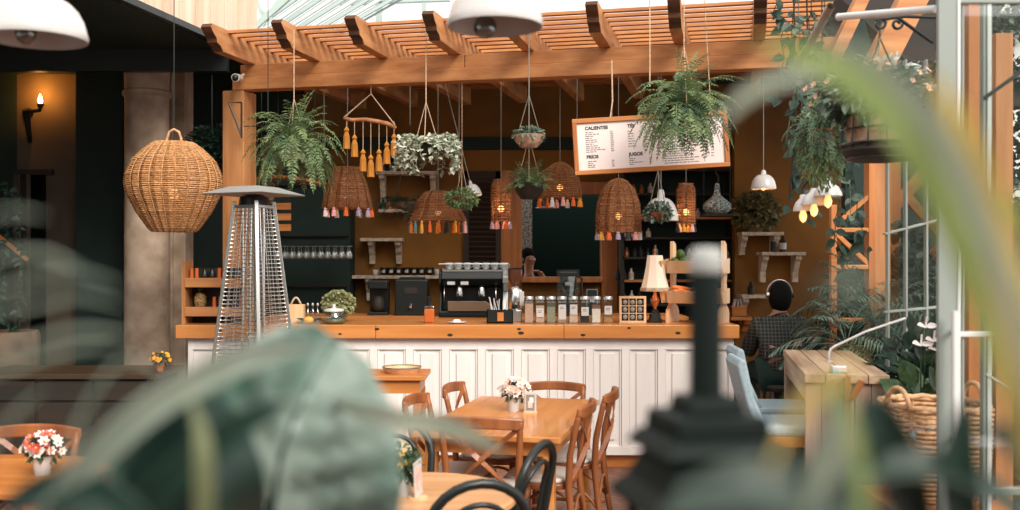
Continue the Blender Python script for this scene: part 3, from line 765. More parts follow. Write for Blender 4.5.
# ------------------------------------------------------------------ shelves on the walls
def wshelf(px0, px1, py, label, brk=(), Y=11.2, dep=.24, th=.035, drop=.25, m=None, grp=None):
    a = P(px0, py, Y - dep); b = P(px1, py, Y - dep); w = b.x - a.x
    t = thing('wall_shelf', label, 'shelf', ((a.x + b.x) / 2, Y, a.z - th), 0, grp)
    MB().span(-w / 2, w / 2, -dep, 0, 0, th).build('board', m or M['shelfw'], t, bevel=.003)
    for bxp in brk:
        x = (bxp - (px0 + px1) / 2) * (Y - dep) / F
        MB().prism([(0, 0), (-dep * .85, 0), (-dep * .85, -.04), (-dep * .6, -.07), (-dep * .5, -.12), (-.08, -drop * .6), (-.07, -drop), (0, -drop)], x - .03, x + .03, lambda p, q, s: (s, p, q)).build('bracket', m or M['shelfw'], t, bevel=.004)
    return t
M['shelfw'] = mat('worn_white_shelf', (.62, .52, .40), .7, var=.3, scale=20)
s1 = wshelf(376, 437, 171, 'worn white shelf with scroll brackets below the trailing ivy', (381, 432), drop=.34)
s2 = wshelf(378, 406, 209, 'short narrow shelf with small pots under the scroll bracket shelf')
s3 = wshelf(360, 402, 238, 'worn empty white shelf directly above the row of mugs', (370, 397))
s4 = wshelf(352, 450, 275.5, 'long white shelf carrying the row of black mugs', (367,))
Ys = 10.5
struct('wall_bar_right', MB().span(2.36, 4.2, Ys, Ys + .12, 0, 3.42), M['ochre'])
s5 = wshelf(762, 806, 252, 'white bracket shelf with sauce bottles on the ochre wall', (767, 800), Y=Ys, drop=.28)
s6 = wshelf(742, 771, 295, 'low shelf with one dark bottle beside the seated man', (747,), Y=Ys, drop=.28)
s7 = wshelf(742, 784, 232, 'small shelf hidden under the round bushy plant', (746, 778), Y=Ys, drop=.2)
def on(s, px, dy=-.12, Y=None):
    "point on top of a wall shelf at pixel column px"
    Y = (Y or s.location.y) + dy
    return V(((px - 510) * Y / F, Y, s.location.z + .035))
m0 = cup('mug', 'black mug with pale print in the row on the long shelf', 'black mugs on the long shelf', on(s4, 384), M['black'], 1.15)
MB().span(-.018, .018, -.05, -.042, .03, .06).build('print', M['shelfw'], m0)
for px in (391.5, 399, 407, 414.5, 422, 430): dup(m0, on(s4, px))
m1 = cup('mug', 'lone cream mug at the start of the black mug row', None, on(s4, 375.5), M['enamel'], .85)
m2 = cup('mug', 'cream mug at the machine end of the mug row', 'cream mugs beside the espresso machine', on(s4, 437.5), M['enamel'], .95)
for px in (443.5, 450): dup(m2, on(s4, px) + V((0, 0, 0)))
# bottles
def bottle(name, label, loc, m, h=.2, r=.035, lab=None, group=None):
    t = thing(name, label, 'bottle', loc, 0, group)
    MB().lathe([(.001, 0), (r, 0), (r, h * .6), (r * .4, h * .75), (r * .4, h * .95), (.001, h * .96)], 14).build('glass_body', m, t, smooth='auto')
    MB().lathe([(.001, h), (r * .5, h), (r * .5, h * .88)], 12).build('cap', M['black'], t)
    if lab: MB().lathe([(r * 1.03, h * .15), (r * 1.03, h * .5)], 14).build('label', lab, t)
    return t
bottle('sauce_bottle', 'dark sauce bottle without label on the ochre wall shelf', on(s5, 774), M['black'], .17)
bottle('sauce_bottle', 'dark sauce bottle with a white label on the ochre wall shelf', on(s5, 783), M['walnut'], .19, .035, M['enamel'])
bottle('sauce_bottle', 'dark bottle alone on the low shelf behind the seated man', on(s6, 751), M['black'], .13)
for i, (px, c) in enumerate(((383, M['green']), (389, M['oak']), (395, M['terra']), (402, M['shelfw']))):
    bottle('spice_jar', ['small green jar', 'small amber jar', 'small brown jar', 'small pale jar'][i] + ' on the short narrow shelf', on(s2, px), c, .11, .032)
for i, px in enumerate((383, 391)):
    t = bottle('water_carafe', ['tall pale carafe at the bracket end of the shelf above', 'second pale carafe beside the ivy tendrils on the shelf'][i], on(s1, px), M['glassd'], .22, .04)
# plant lying between shelves
def pot_mb(r0, r1, h, wall=.01, n=20): return MB().lathe([(.001, 0), (r0, 0), (r1, h), (r1 + .006, h), (r1 + .006, h * .85), (r1 - wall, h - .002), (r0, .03), (.001, .03)], n)
t = thing('wall_planter', 'rustic branch planter of dark fern in front of the shelves', 'plant', P(410, 205, 9.9))
MB().lathe([(.001, -.07), (.15, -.03), (.20, .03), (.17, .03), (.001, 0)], 12, sy=.6).build('planter', mat('branch_wood', (.28, .19, .13), .9, var=.4, scale=20, bump=.6), t)
fern_mb(26, .42, 1.0, .05, (.1, .8), 9, 12).build('foliage', M['gdark'], t, loc=(0, 0, .02))
MB().tube([(-.15, 0, .0), (0, 0, .75), (0, 0, 1.35)], .005, 4).build('cord', M['cordd'], t); 
# crate of napkins on wall
o = P(739.5, 317, 10.3)
t = thing('napkin_crate', 'small orange wooden crate of white napkins past the counter end', 'crate', (o.x, 10.38, o.z))
mb = MB(); mb.span(-.08, .08, -.08, .08, 0, .012)
for a in ((-.08, .08, -.08, -.07), (-.08, .08, .07, .08), (-.08, -.07, -.08, .08), (.07, .08, -.08, .08)): mb.span(*a, 0, .11)
mb.build('box_body', M['oak'], t, bevel=.003)
for i in range(3): MB().box((-.04 + i * .035, 0, .12), (.012, .08, .13), Matrix.Rotation(.25 - i * .2, 3, 'Y')).build('napkin', M['wpet'], t)
s8 = wshelf(731, 752, 317, 'short orange ledge holding the napkin crate', (748,), Y=10.5, m=M['oak'], drop=.12)

# ------------------------------------------------------------------ dark drinks cabinets behind the bar
t = thing('drinks_cabinet', 'tall dark open cabinet with shelves of bottles behind the produce stand', 'cabinet', (P(676.5, 0, 10.9).x, 10.98, 0))
wd = 1.20
mb = MB(); mb.span(-wd / 2, wd / 2, .15, .2, .0, 2.6); mb.build('back', M['dark'], t)
for x in (-wd / 2, wd / 2): MB().span(x - .02, x + .02, -.18, .2, 0, 2.6).build('side', M['walnut'], t)
zs = [.6, 1.0, P(0, 305, 10.8).z, P(0, 281, 10.8).z, P(0, 258, 10.8).z, P(0, 238, 10.8).z, P(0, 218, 10.8).z, P(0, 194, 10.8).z, 2.6]
for z in zs: MB().span(-wd / 2, wd / 2, -.18, .15, z - .012, z + .012).build('shelf', M['oak'] if abs(z - P(0, 281, 10.8).z) < .01 or abs(z - P(0, 218, 10.8).z) < .01 else M['walnut'], t)
cols = [('dark', M['black']), ('amber', M['amber']), ('pale', M['shelfw']), ('brown', M['walnut'])]
srcs = []
for nm, m in cols:
    h = .15; r = .028
    o = MB().lathe([(.001, 0), (r, 0), (r, h * .6), (r * .4, h * .75), (r * .4, h), (.001, h)], 10).build('liquor_bottle', m, smooth='auto')
    tag(o, '%s bottle standing on a shelf of the dark drinks cabinet' % nm, 'bottle', '%s bottles in the drinks cabinet' % nm); srcs.append([o, True])
rr = random.Random(4)
for row, (za, pa, pb) in enumerate(((zs[4], 627, 663), (zs[5], 625, 655), (zs[6], 626, 640), (zs[6], 655, 706), (zs[3], 618, 636), (zs[7], 628, 660), (zs[4], 690, 722), (zs[2], 625, 645))):
    px = pa
    while px < pb:
        s = rr.choice(srcs)
        q = s[0] if s[1] else dup(s[0]); s[1] = False
        q.location = ((px - 510) * 10.88 / F, 10.92, za + .012); q.scale = (1, 1, rr.uniform(.6, .95)); px += rr.uniform(6, 9)
for s in srcs:
    if s[1]: s[0].location = (P(648, 0, 10.88).x, 10.92, zs[5] + .012)
# woven vases
def vase(px, py, s, label):
    t = thing('patterned_vase', label, 'vase', P(px, py, 9.9))
    mm = mat('speckled_weave', (.45, .50, .48), .7, col2=(.06, .08, .07), scale=60, bump=.5, detail=0)
    MB().lathe([(.001, 0), (.09, 0), (.14, .05), (.135, .10), (.08, .15), (.035, .19), (.025, .26), (.02, .3)], 20).build('body', mm, t, smooth=True)
    MB().tube([(0, 0, .29), (.015, 0, .36), (-.02, 0, .42)], .008, 6).build('stem', M['walnut'], t)
    return t
v = vase(717, 214, 1, 'white speckled round bellied vase with a thin neck on a hanging board')
t = thing('hanging_board', 'narrow hanging board carrying the speckled vase', 'shelf', P(717, 214, 9.9))
MB().span(-.15, .15, -.1, .1, -.02, 0).build('board', M['walnut'], t)
for sx in (-.13, .13): MB().tube([(sx, 0, 0), (sx, 0, 1.35)], .003, 4).build('cord', M['cordd'], t)
# glass rack: stemware hanging upside down
t = thing('glass_rack', 'dark hanging rack above the wine glasses', 'rack', P(314, 246, 10.3))
for y in (-.12, 0, .12): MB().span(-.38, .38, y - .012, y + .012, 0, .02).build('rail', M['black'], t)
for x in (-.37, .37): MB().tube([(x, 0, .01), (x, 0, 1.6)], .006, 5).build('rod', M['black'], t)
g = MB().lathe([(.026, 0), (.026, -.004), (.004, -.01), (.003, -.05), (.018, -.065), (.028, -.10), (.024, -.13), (.022, -.13), (.026, -.10), (.001, -.062)], 14).build('wine_glass', mat('cut_glass', (.50, .54, .52), .08, coat=1, metal=.3), smooth=True)
tag(g, 'wine glass hanging upside down from the dark rack', 'glass', 'wine glasses hanging from the dark rack')
first = True
for i in range(22):
    q = g if first else dup(g); first = False
    q.location = t.location + V((-.36 + (i // 2) * .072, (-.06 if i % 2 else .06), 0))
# dark cabinet behind heater with orange slats
t = thing('dark_cupboard', 'tall black cupboard on the back wall behind the wine glasses', 'cupboard', (P(303, 0, 10.9).x, 10.95, 0))
MB().span(-.52, .52, -.1, .24, 0, 2.5).build('body', M['dark'], t)
for z in (.9, 1.35, 1.9, 2.45): MB().span(-.5, .5, -.14, -.1, z - .015, z + .015).build('rail', M['walnut'], t)
t = thing('slatted_panel', 'orange wooden slat panel hanging beside the heater hood', 'panel', P(283, 217, 9.4))
for z in (-.10, .0, .10): MB().span(-.075, .075, -.01, .01, z - .032, z + .032).build('slat', M['oak'], t, bevel=.003)
for x in (-.05, .05): MB().span(x - .01, x + .01, .01, .02, -.14, .36).build('batten', M['walnut'], t)
o = P(288, 180, 9.4)
t = thing('corner_shelf', 'thin orange corner shelf above the slat panel', 'shelf', o)
MB().beam((-.32, 0, -.0), (0, -.12, .02), .2, .025).build('board', M['oak'], t); MB().beam((0, -.12, .02), (.32, .05, -.04), .2, .025).build('board', M['oak'], t)
for x in (-.25, .25): MB().tube([(x, 0, 0), (x, 0, 1.0)], .004, 4).build('cord', M['cordd'], t)

# ------------------------------------------------------------------ pendant lamps
def cordpart(t, z0, z1, m=None, r=.0035, x=0, y=0): return MB().tube([(x, y, z0), (x, y, z1)], r, 5).build('cord', m or M['cord'], t)
def tassel_mb(h, w):
    mb = MB(); mb.lathe([(.001, 0), (w * .3, -.01 * h / .08), (w * .36, -h * .2), (w * .22, -h * .25), (w * .42, -h * .45), (w * .5, -h), (.001, -h)], 10); return mb
TC = [('ochre', (.72, .34, .04)), ('orange', (.80, .16, .03)), ('pink', (.80, .38, .38)), ('lilac', (.42, .35, .48)), ('white', (.75, .70, .68)), ('teal', (.07, .20, .18)), ('dark', (.03, .035, .03)), ('red', (.55, .08, .05))]
def wlamp(px, ptop, pbot, Y, label, prof, rows, stakes, ntas, tas_px, cols, seed, rs=.006, light=2.0, top=3.55, bulbz=.3, m=None):
    "wicker pendant; prof in units of height/radius fractions (r in m, z fraction)"
    b = P(px, pbot, Y); h = (pbot - ptop) * Y / F
    t = thing('hanging_wicker_lamp', label, 'pendant lamp', b)
    pr = [(r, z * h) for r, z in prof]
    ws, st = weave(pr, rows, stakes, rs, rs * .8, seed)
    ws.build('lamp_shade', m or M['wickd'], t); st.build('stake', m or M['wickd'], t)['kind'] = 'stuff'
    cordpart(t, h * .8, top - b.z)
    bl = MB().ball((0, 0, h * bulbz), .03, 12, 8).build('bulb', M['bulbs'], t, smooth=True)
    MB().cyl((0, 0, h * bulbz + .02), (0, 0, h * .8), .012, n=8).build('socket', M['black'], t)
    r0 = pr[0][0]; th = tas_px * Y / F
    for i in range(ntas):
        a = 2 * PI * i / ntas + .1
        c = TC[cols[i % len(cols)]]
        tassel_mb(th, .045 if ntas < 16 else .035).build('tassel', mat('tassel_' + c[0], c[1], .9), t, loc=(r0 * math.cos(a), r0 * math.sin(a), 0))
    plight(b + V((0, 0, h * bulbz)), light, r=.04)
    return t
bell = [(1.0, 0), (.98, .25), (.88, .55), (.66, .8), (.35, .95), (.15, 1)]
def sc(p, r): return [(a * r, z) for a, z in p]
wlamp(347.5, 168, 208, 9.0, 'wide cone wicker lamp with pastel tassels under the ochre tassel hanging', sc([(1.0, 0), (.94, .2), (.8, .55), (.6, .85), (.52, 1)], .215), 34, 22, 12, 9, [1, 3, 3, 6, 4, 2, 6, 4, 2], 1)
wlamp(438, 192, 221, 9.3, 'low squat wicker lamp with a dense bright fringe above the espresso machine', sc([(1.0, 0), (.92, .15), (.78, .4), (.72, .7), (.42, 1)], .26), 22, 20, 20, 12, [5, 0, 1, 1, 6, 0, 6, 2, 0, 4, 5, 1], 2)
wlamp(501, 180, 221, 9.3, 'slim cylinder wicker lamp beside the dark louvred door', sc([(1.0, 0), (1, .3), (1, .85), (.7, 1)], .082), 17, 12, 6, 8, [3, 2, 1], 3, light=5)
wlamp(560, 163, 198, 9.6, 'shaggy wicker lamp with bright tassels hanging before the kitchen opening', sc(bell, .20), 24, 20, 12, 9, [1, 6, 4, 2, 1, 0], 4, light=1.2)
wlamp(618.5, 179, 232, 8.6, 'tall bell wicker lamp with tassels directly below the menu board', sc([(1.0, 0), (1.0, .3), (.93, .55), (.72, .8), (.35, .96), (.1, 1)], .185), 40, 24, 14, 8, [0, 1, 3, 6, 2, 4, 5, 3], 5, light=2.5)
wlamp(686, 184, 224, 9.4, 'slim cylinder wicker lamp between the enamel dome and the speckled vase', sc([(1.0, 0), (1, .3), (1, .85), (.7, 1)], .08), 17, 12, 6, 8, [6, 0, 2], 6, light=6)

# big round wicker ball
b = P(174, 231, 7.75); h = 88 * 7.75 / F
t = thing('hanging_wicker_ball', 'big round light wicker ball lamp hanging before the stone column', 'pendant lamp', b)
pr = [(a * 1.36, z * h) for a, z in ((.118, 0), (.135, 0.03), (.200, .22), (.250, .42), (.262, .52), (.256, .64), (.222, .80), (.15, .94), (.105, 1.0))]
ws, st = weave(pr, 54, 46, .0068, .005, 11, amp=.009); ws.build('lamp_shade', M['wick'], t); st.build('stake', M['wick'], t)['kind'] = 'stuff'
mb = MB().tube([(-.052, 0, .97 * h), (-.055, 0, 1.05 * h), (-.037, 0, 1.125 * h), (0, 0, 1.155 * h), (.037, 0, 1.125 * h), (.055, 0, 1.05 * h), (.052, 0, .97 * h)], .011, 8); mb.build('handle', M['bask'], t, smooth=True)
MB().lathe([(.001, .985 * h), (.143, .985 * h), (.143, 1.0 * h), (.001, 1.0 * h)], 24).build('lid', M['wick'], t)
MB().ball((0, 0, .42 * h), .04, 12, 8).build('bulb', M['bulbs'], t, smooth=True)
cordpart(t, .45 * h, 4.3 - b.z, M['cordd'], .004)
plight(b + V((0, 0, .42 * h)), 1.5)

# enamel dome lamps
def dome(name, px, pbot, Y, r, hh, label, cordtop=3.5, bulb=True, kn=1.0, tilt=0, cm=None, light=0):
    b = P(px, pbot, Y)
    t = thing(name, label, 'pendant lamp', b, rot=(0, tilt, 0))
    pr = [(r, 0), (r * 1.02, .012 * kn)] + [(r * .99 * math.cos(a) ** .8, .01 + hh * .72 * math.sin(a)) for a in [.15, .4, .65, .9, 1.1, 1.25]] + [(r * .22, hh * .74), (r * .2, hh * .92), (r * .12, hh), (.001, hh)]
    inn = [(r, 0)] + [(r * .95 * math.cos(a) ** .8, hh * .68 * math.sin(a)) for a in [.15, .4, .65, .9, 1.2]] + [(.001, hh * .66)]
    MB().lathe(pr, 32).build('lamp_shade', M['enamel'], t, smooth=True)
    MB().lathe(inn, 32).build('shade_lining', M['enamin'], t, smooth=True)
    if bulb:
        MB().ball((0, 0, hh * .1), r * .2, 12, 8, (1, 1, 1.4)).build('bulb', M['bulbs'], t, smooth=True)
        MB().cyl((0, 0, hh * .25), (0, 0, hh * .65), r * .12, n=10).build('socket', M['black'], t)
    MB().tube([(0, 0, hh), (0, 0, cordtop - b.z)], .004 * kn, 5).build('cord', cm or M['cord'], t)
    if light: plight(b + V((0, 0, 0.0)), light)
    return t
t = dome('hanging_dome_lamp', 36, 40, 2.9, .140, .17, 'large white enamel dome lamp close above the dim left building', 4.2, False)
MB().ball((-.03, 0, .03), .03, 12, 8, (1, 1, 1.5)).build('bulb', M['glassd'], t, smooth=True); MB().cyl((-.03, 0, .07), (-.01, 0, .14), .02, n=10).build('socket', M['chrome'], t)
t = dome('hanging_dome_lamp', 495, 27, 3.0, .143, .17, 'large white enamel dome lamp hanging over the centre of the pergola', 4.2, False)
MB().ball((-.03, 0, .0), .035, 12, 8).build('bulb', M['glassd'], t, smooth=True)
dome('hanging_dome_lamp', 763.5, 189, 8.4, .104, .16, 'white enamel dome lamp just above the round bushy plant', 3.5, True, light=1.5)
dome('hanging_dome_lamp', 474, 197, 8.9, .075, .15, 'small tilted white dome lamp beside the little green hanging plant', 3.55, True, tilt=-.25, light=1.2)
dome('hanging_dome_lamp', 661, 221, 8.6, .148, .27, 'white enamel dome lamp with two chimneys below the menu board', 3.5, False)
# cluster of three lamps on a right arm
t = thing('cluster_lamp', 'three small white shades with glowing bulbs grouped on one arm by the vines', 'lamp', P(822, 190, 5.8))
for i, (px, py, Yy) in enumerate(((803, 211, 5.9), (814, 205, 5.8), (828, 196, 5.7))):
    q = P(px, py, Yy) - t.location; r = [.058, .075, .08][i]
    c = MB().lathe([(r, 0), (r * .95, .02), (r * .75, .05), (r * .35, .075), (r * .3, .095), (.001, .1)], 24, q).build('lamp_shade', M['enamel'], t, smooth=True)
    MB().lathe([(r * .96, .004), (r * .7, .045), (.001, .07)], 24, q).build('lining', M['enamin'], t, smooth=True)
    MB().lathe([(.001, -.07), (.018, -.055), (.024, -.03), (.012, .01), (.012, .05)], 12, q).build('bulb', mat('amber_bulb', (1, .6, .3), .2, emit=(1, .42, .12), estr=1.3), t, smooth=True)
    plight(t.location + q + V((0, -.05, -.06)), .25)
    MB().tube([q + V((0, 0, .09)), q + V((0, 0, .14)), (0, 0, .17)], .008, 6).build('arm', M['black'], t)
MB().tube([(0, 0, .16), (.06, .5, .3), (.1, .75, .3)], .01, 6).build('wall_arm', M['black'], t)

# ------------------------------------------------------------------ menu board
YB = 7.35; cc = (P(573, 120, YB) + P(728.5, 166, YB)) / 2
wb = 155 * YB / F; hb = 56 * YB / F; tilt = math.radians(3.4)
t = thing('hanging_menu_board', 'tilted white menu board in an orange wood frame above the bar', 'menu board', cc, rot=(0, -tilt, 0))
MB().span(-wb / 2 + .01, wb / 2 - .01, -.005, .012, -hb / 2 + .01, hb / 2 - .01).build('paper', M['paper'], t)
fw = .032
for a in ((-wb / 2, wb / 2, hb / 2 - fw, hb / 2), (-wb / 2, wb / 2, -hb / 2, -hb / 2 + fw)): MB().span(a[0], a[1], -.022, .02, a[2], a[3]).build('frame_rail', M['oak'], t, bevel=.003)
for a in ((-wb / 2, -wb / 2 + fw), (wb / 2 - fw, wb / 2)): MB().span(a[0], a[1], -.0215, .02, -hb / 2 + fw, hb / 2 - fw).build('frame_stile', M['oakz'], t, bevel=.003)
def heading(s, x, z, size):
    c = bpy.data.curves.new('heading', 'FONT'); c.body = s; c.size = size; c.extrude = .0008; c.offset = .0012; c.materials.append(M['ink'])
    tmp = bpy.data.objects.new('tmp', c); COL.objects.link(tmp); bpy.context.view_layer.update()
    me = bpy.data.meshes.new_from_object(tmp.evaluated_get(bpy.context.evaluated_depsgraph_get())); bpy.data.objects.remove(tmp)
    o = bpy.data.objects.new('heading', me); COL.objects.link(o); o.parent = t; o.location = (x, -.0065, z); o.rotation_euler = (PI / 2, 0, 0)
u = wb / 155
def bx_(px, pz): return -wb / 2 + px * u, hb / 2 - pz * u
for s, px, pz in (('CALIENTES', 12.5, 11.3), ('T\u00c9S', 55, 11.3), ('FR\u00cdOS', 12.5, 40), ('JUGOS', 55, 39.6)): heading(s, *bx_(px, pz), .034)
rr = random.Random(8); mbs = {}
def line(px, pz, w):
    x, z = bx_(px, pz); e = x + w * u; mb = mbs.setdefault((px, pz > 35), MB())
    while x < e:
        l = rr.uniform(.012, .035); mb.span(x, min(e, x + l), -.0064, -.0052, z - .0030, z + .0030); x += l + .006
for k in range(11): line(12.5, 14 + k * 1.95, rr.choice([6, 8, 10, 12, 14] if k != 9 else [20])); line(37.5, 14 + k * 1.95, 3.2)
for k in range(4): line(12.5 + 1, 43 + k * 1.9, rr.choice([5, 7, 9])); line(37.5, 43 + k * 1.9, 2.6)
for k in range(7): line(55, 15 + k * 2.5, rr.choice([4, 6, 8]))
for k in range(4): line(55, 42.5 + k * 1.9, [6, 5, 14, 4][k]); line(75, 42.5 + k * 1.9, 2.5)
for k in range(8): line(90, 33 + k * 2.3, rr.choice([26, 33, 35, 30]))
for k in range(8): line(131, 24 + k * 2.9, 3); line(137, 24 + k * 2.9, 3)
for k in range(4): line(90, 12 + k * 3, 30)
for mb in mbs.values(): mb.build('text_block', mat('grey_ink', (.20, .18, .18), .8), t)
MB().tube([(-wb * .25, .0, hb / 2), (-wb * .23, 0, hb / 2 + .12), (-wb * .22, 0, hb / 2 + .42)], .006, 5).build('cord', M['rope'], t)
MB().tube([(wb * .4, .0, hb / 2), (wb * .4, 0, hb / 2 + .9)], .004, 5).build('cord', M['rope'], t)

# ------------------------------------------------------------------ hanging plants
def hplant(px, py, Y, label, fol, fm, potmb, potm, cords, topz, name='hanging_plant', fl=None, cm=None, fz=0, knot=.0):
    b = P(px, py, Y); t = thing(name, label, 'hanging plant', b)
    fol.build('foliage', fm, t, loc=(0, 0, fz))
    if potmb: potmb.build('pot', potm, t, smooth='auto')
    r, zj = cords
    for k in range(3):
        a = 2 * PI * k / 3 + .5; MB().tube([(r * math.cos(a), r * math.sin(a), 0), (0, 0, zj)], .003, 4).build('cord', cm or M['rope'], t)
    MB().tube([(0, 0, zj), (0, 0, topz - b.z)], .004, 5).build('cord', cm or M['rope'], t)
    return t
bowl = lambda r, h: MB().lathe([(.001, -h), (r * .5, -h), (r * .85, -h * .55), (r, 0), (r * .94, 0), (r * .8, -h * .5), (.001, -h * .6)], 24)
hplant(294, 144, 7.75, 'big dark green fern hanging in front of the pergola post', fern_mb(105, .46, .95, .06, (-.3, 1.45), 21, 20), M['fern'], bowl(.10, .12), M['coir'], (.1, .35), 3.42)
t = hplant(684, 106, 6.85, 'large bright fern hanging in front of the menu board', fern_mb(125, .43, .85, .062, (-.4, 1.45), 22, 19), M['fern'], bowl(.13, .13), M['walnut'], (.12, .4), 3.45)
MB().tube([(-.22, .1, .15), (-.22, .1, 1.2)], .005, 5).build('cord', M['rope'], t)
hplant(426, 141, 7.7, 'white variegated ivy trailing from a hanging pot above the shelves', trail_mb(75, .18, .33, .045, 23, .35), M['ivy'], bowl(.10, .12), M['walnut'], (.1, .3), 3.42)
hplant(529, 135, 7.5, 'small pale woven bowl of grey succulents hanging under the beam', bush_mb(420, .10, .10, .05, .045, 24), M['ggrey'], bowl(.118, .095), M['coir'], (.10, .30), 3.42, cm=M['cord'])
hplant(529, 183, 8.7, 'dark bowl of bushy green fern hanging by the kitchen opening', fern_mb(60, .22, .8, .05, (.1, 1.4), 25, 12), M['fern'], bowl(.14, .14), M['walnut'], (.12, .4), 3.5)
hplant(462, 198, 8.7, 'little pale green plant hanging beside the small tilted dome lamp', bush_mb(650, .14, .12, .08, .04, 26, shell=.3), M['fern'], bowl(.06, .07), M['terra'], (.06, .3), 3.5)
hplant(658, 212, 8.35, 'wire bowl of greenery with orange tips hanging against the chimney dome lamp', bush_mb(500, .11, .09, .07, .045, 27, shell=.3), M['ggrey'], bowl(.10, .07), M['terra'], (.09, .35), 3.4, cm=M['cord'])
t = thing('bushy_plant', 'round bushy plant coloured as if lamplit under the white dome lamp', 'plant', V(((763 - 510) * 10.37 / F * .97, 10.36, s7.location.z + .035)))
pot_mb(.07, .09, .12).build('pot', M['terra'], t, smooth='auto'); bush_mb(1500, .26, .12, .20, .05, 28, shell=.35, W=.8).build('foliage', leafmat('lamplit_leaf', (.42, .36, .16), (.05, .08, .04), scale=20), t, loc=(0, -.02, .22))  # the lamp's yellow light is put into this leaf colour
# bush on the left with wire basket
t = thing('hanging_bush', 'dark leafy bush in a black wire basket beside the pergola post', 'hanging plant', P(212, 148, 8.9))
bush_mb(1100, .25, .15, .2, .05, 29, shell=.3).build('foliage', M['gdark'], t)
mb = MB()
for z, r in ((-.12, .13), (-.2, .15), (-.3, .12)): mb.tube([(r * math.cos(a * PI / 8), r * math.sin(a * PI / 8), z) for a in range(16)], .006, 5, closed=True)
for k in range(10):
    a = 2 * PI * k / 10; mb.tube([(.13 * math.cos(a), .13 * math.sin(a), -.12), (.15 * math.cos(a), .15 * math.sin(a), -.2), (.12 * math.cos(a), .12 * math.sin(a), -.3), (0, 0, -.33)], .005, 4)
mb.build('wire_basket', M['black'], t)
MB().tube([(0, 0, -.1), (0, 0, .65)], .005, 5).build('cord', M['cordd'], t)
t = thing('iron_bracket', 'black iron plant bracket fixed to the pergola post', 'bracket', P(232, 112, 8.4))
MB().tube([(.08, 0, -.2), (-.03, 0, .08), (.08, 0, .08)], .008, 6).build('arm', M['black'], t); MB().tube([(.08, 0, .08), (.08, 0, -.22)], .008, 6).build('back_bar', M['black'], t)
MB().tube([(.1, 0, -.12), (.4, -.1, -.13), (.62, -.15, -.10)], .004, 5).build('branch', M['walnut'], t)

# dried corn braid by the fern
t = thing('dried_braid', 'pale dried flower braid hanging below the left fern', 'decoration', P(268, 150, 8.0))
rr = random.Random(2); mb = MB()
for i in range(160):
    z = -.45 + rr.random() * .55; a = rr.uniform(0, 2 * PI); mb.leaf((0, 0, z), (math.cos(a), math.sin(a) - .5, rr.uniform(-.8, .8)), (0, -1, .3), .06, .035)
mb.build('braid', mat('dried_husk', (.48, .36, .20), .8, col2=(.12, .09, .05), scale=40), t); cordpart(t, -.4, 1.2, M['cordd'])

# driftwood tassel hanging
Yt = 8.3; b = P(369, 122, Yt)
t = thing('hanging_tassel_mobile', 'driftwood stick with ochre yarn tassels hanging beside the left fern', 'wall hanging', b)
q = lambda x, y: P(x, y, Yt) - b
MB().tube([q(343.5, 118), q(352, 120), q(366, 119.5), q(378, 121.5), q(388, 124), q(396, 128)], [.014, .016, .017, .018, .02, .014], 8).build('stick', mat('driftwood', (.40, .17, .07), .8, var=.35, scale=20), t, smooth=True)
MB().tube([q(344.5, 117), q(371, 94), q(395, 125)], .006, 5).build('cord', M['rope'], t); MB().tube([q(371, 94), q(371, 60)], .004, 5).build('cord', M['rope'], t)
for x, y in ((346.5, 147), (354.5, 155), (363, 169.5), (370.8, 175), (379, 169.5), (386.8, 162), (394, 154)):
    e = q(x, y - 21); MB().tube([e, q(x, 121)], .003, 4).build('string', M['rope'], t)
    tassel_mb(23 * Yt / F, .062).build('tassel', mat('ochre_yarn', (.48, .19, .025), .95, var=.25, scale=60, stretch=(1, 1, .1)), t, loc=e)

# long thin cords hanging behind beam
for px, y1, lb in ((324, 170, 'beside the ochre tassel hanging'), (410, 125, 'behind the variegated ivy'), (459, 180, 'over the little green plant'), (577, 170, 'at the kitchen opening post'), (612, 120, 'just left of the big bright fern')):
    a = P(px, y1, 8.9); o = MB().tube([a, (a.x, a.y, 3.5)], .004, 4).build('hanging_string', M['cord']); tag(o, 'thin pale cord hanging straight down ' + lb, 'cord')

# ------------------------------------------------------------------ patio heater
hx = thing('patio_heater', 'steel pyramid patio heater with a flat reflector hood', 'heater', (P(254, 0, 7.25).x, 7.25, 0), -.42)
MB().span(-.27, .27, -.27, .27, .02, .10).build('base', M['steel'], hx, bevel=.01)
mb = MB(); zt = 2.06; hb_ = .275; ht_ = .098
for sx in (-1, 1):
    for sy in (-1, 1): MB().beam((sx * hb_, sy * hb_, .1), (sx * ht_, sy * ht_, zt), .026, .026).build('leg', M['chrome'], hx, bevel=.003)
MB().span(-ht_ - .01, ht_ + .01, -ht_ - .01, ht_ + .01, zt - .05, zt - .03).build('top_plate', M['steel'], hx)
def face(k):
    mb = MB(); rot = Matrix.Rotation(k * PI / 2, 3, 'Z')
    z = .45
    while z < zt - .05:
        h = hb_ + (ht_ - hb_) * (z - .1) / (zt - .1) - .012
        mb.tube([rot @ V((-h, -h - .012, z)), rot @ V((h, -h - .012, z))], .003, 4); z += .029
    for x in (-.6, -.2, .2, .6):
        h0 = hb_ + (ht_ - hb_) * .18; mb.tube([rot @ V((x * h0, -h0, .45)), rot @ V((x * ht_, -ht_, zt - .04))], .003, 4)
    mb.build('grille', M['chrome'], hx)
for k in range(4): face(k)
mb = MB(); h = hb_ + .0
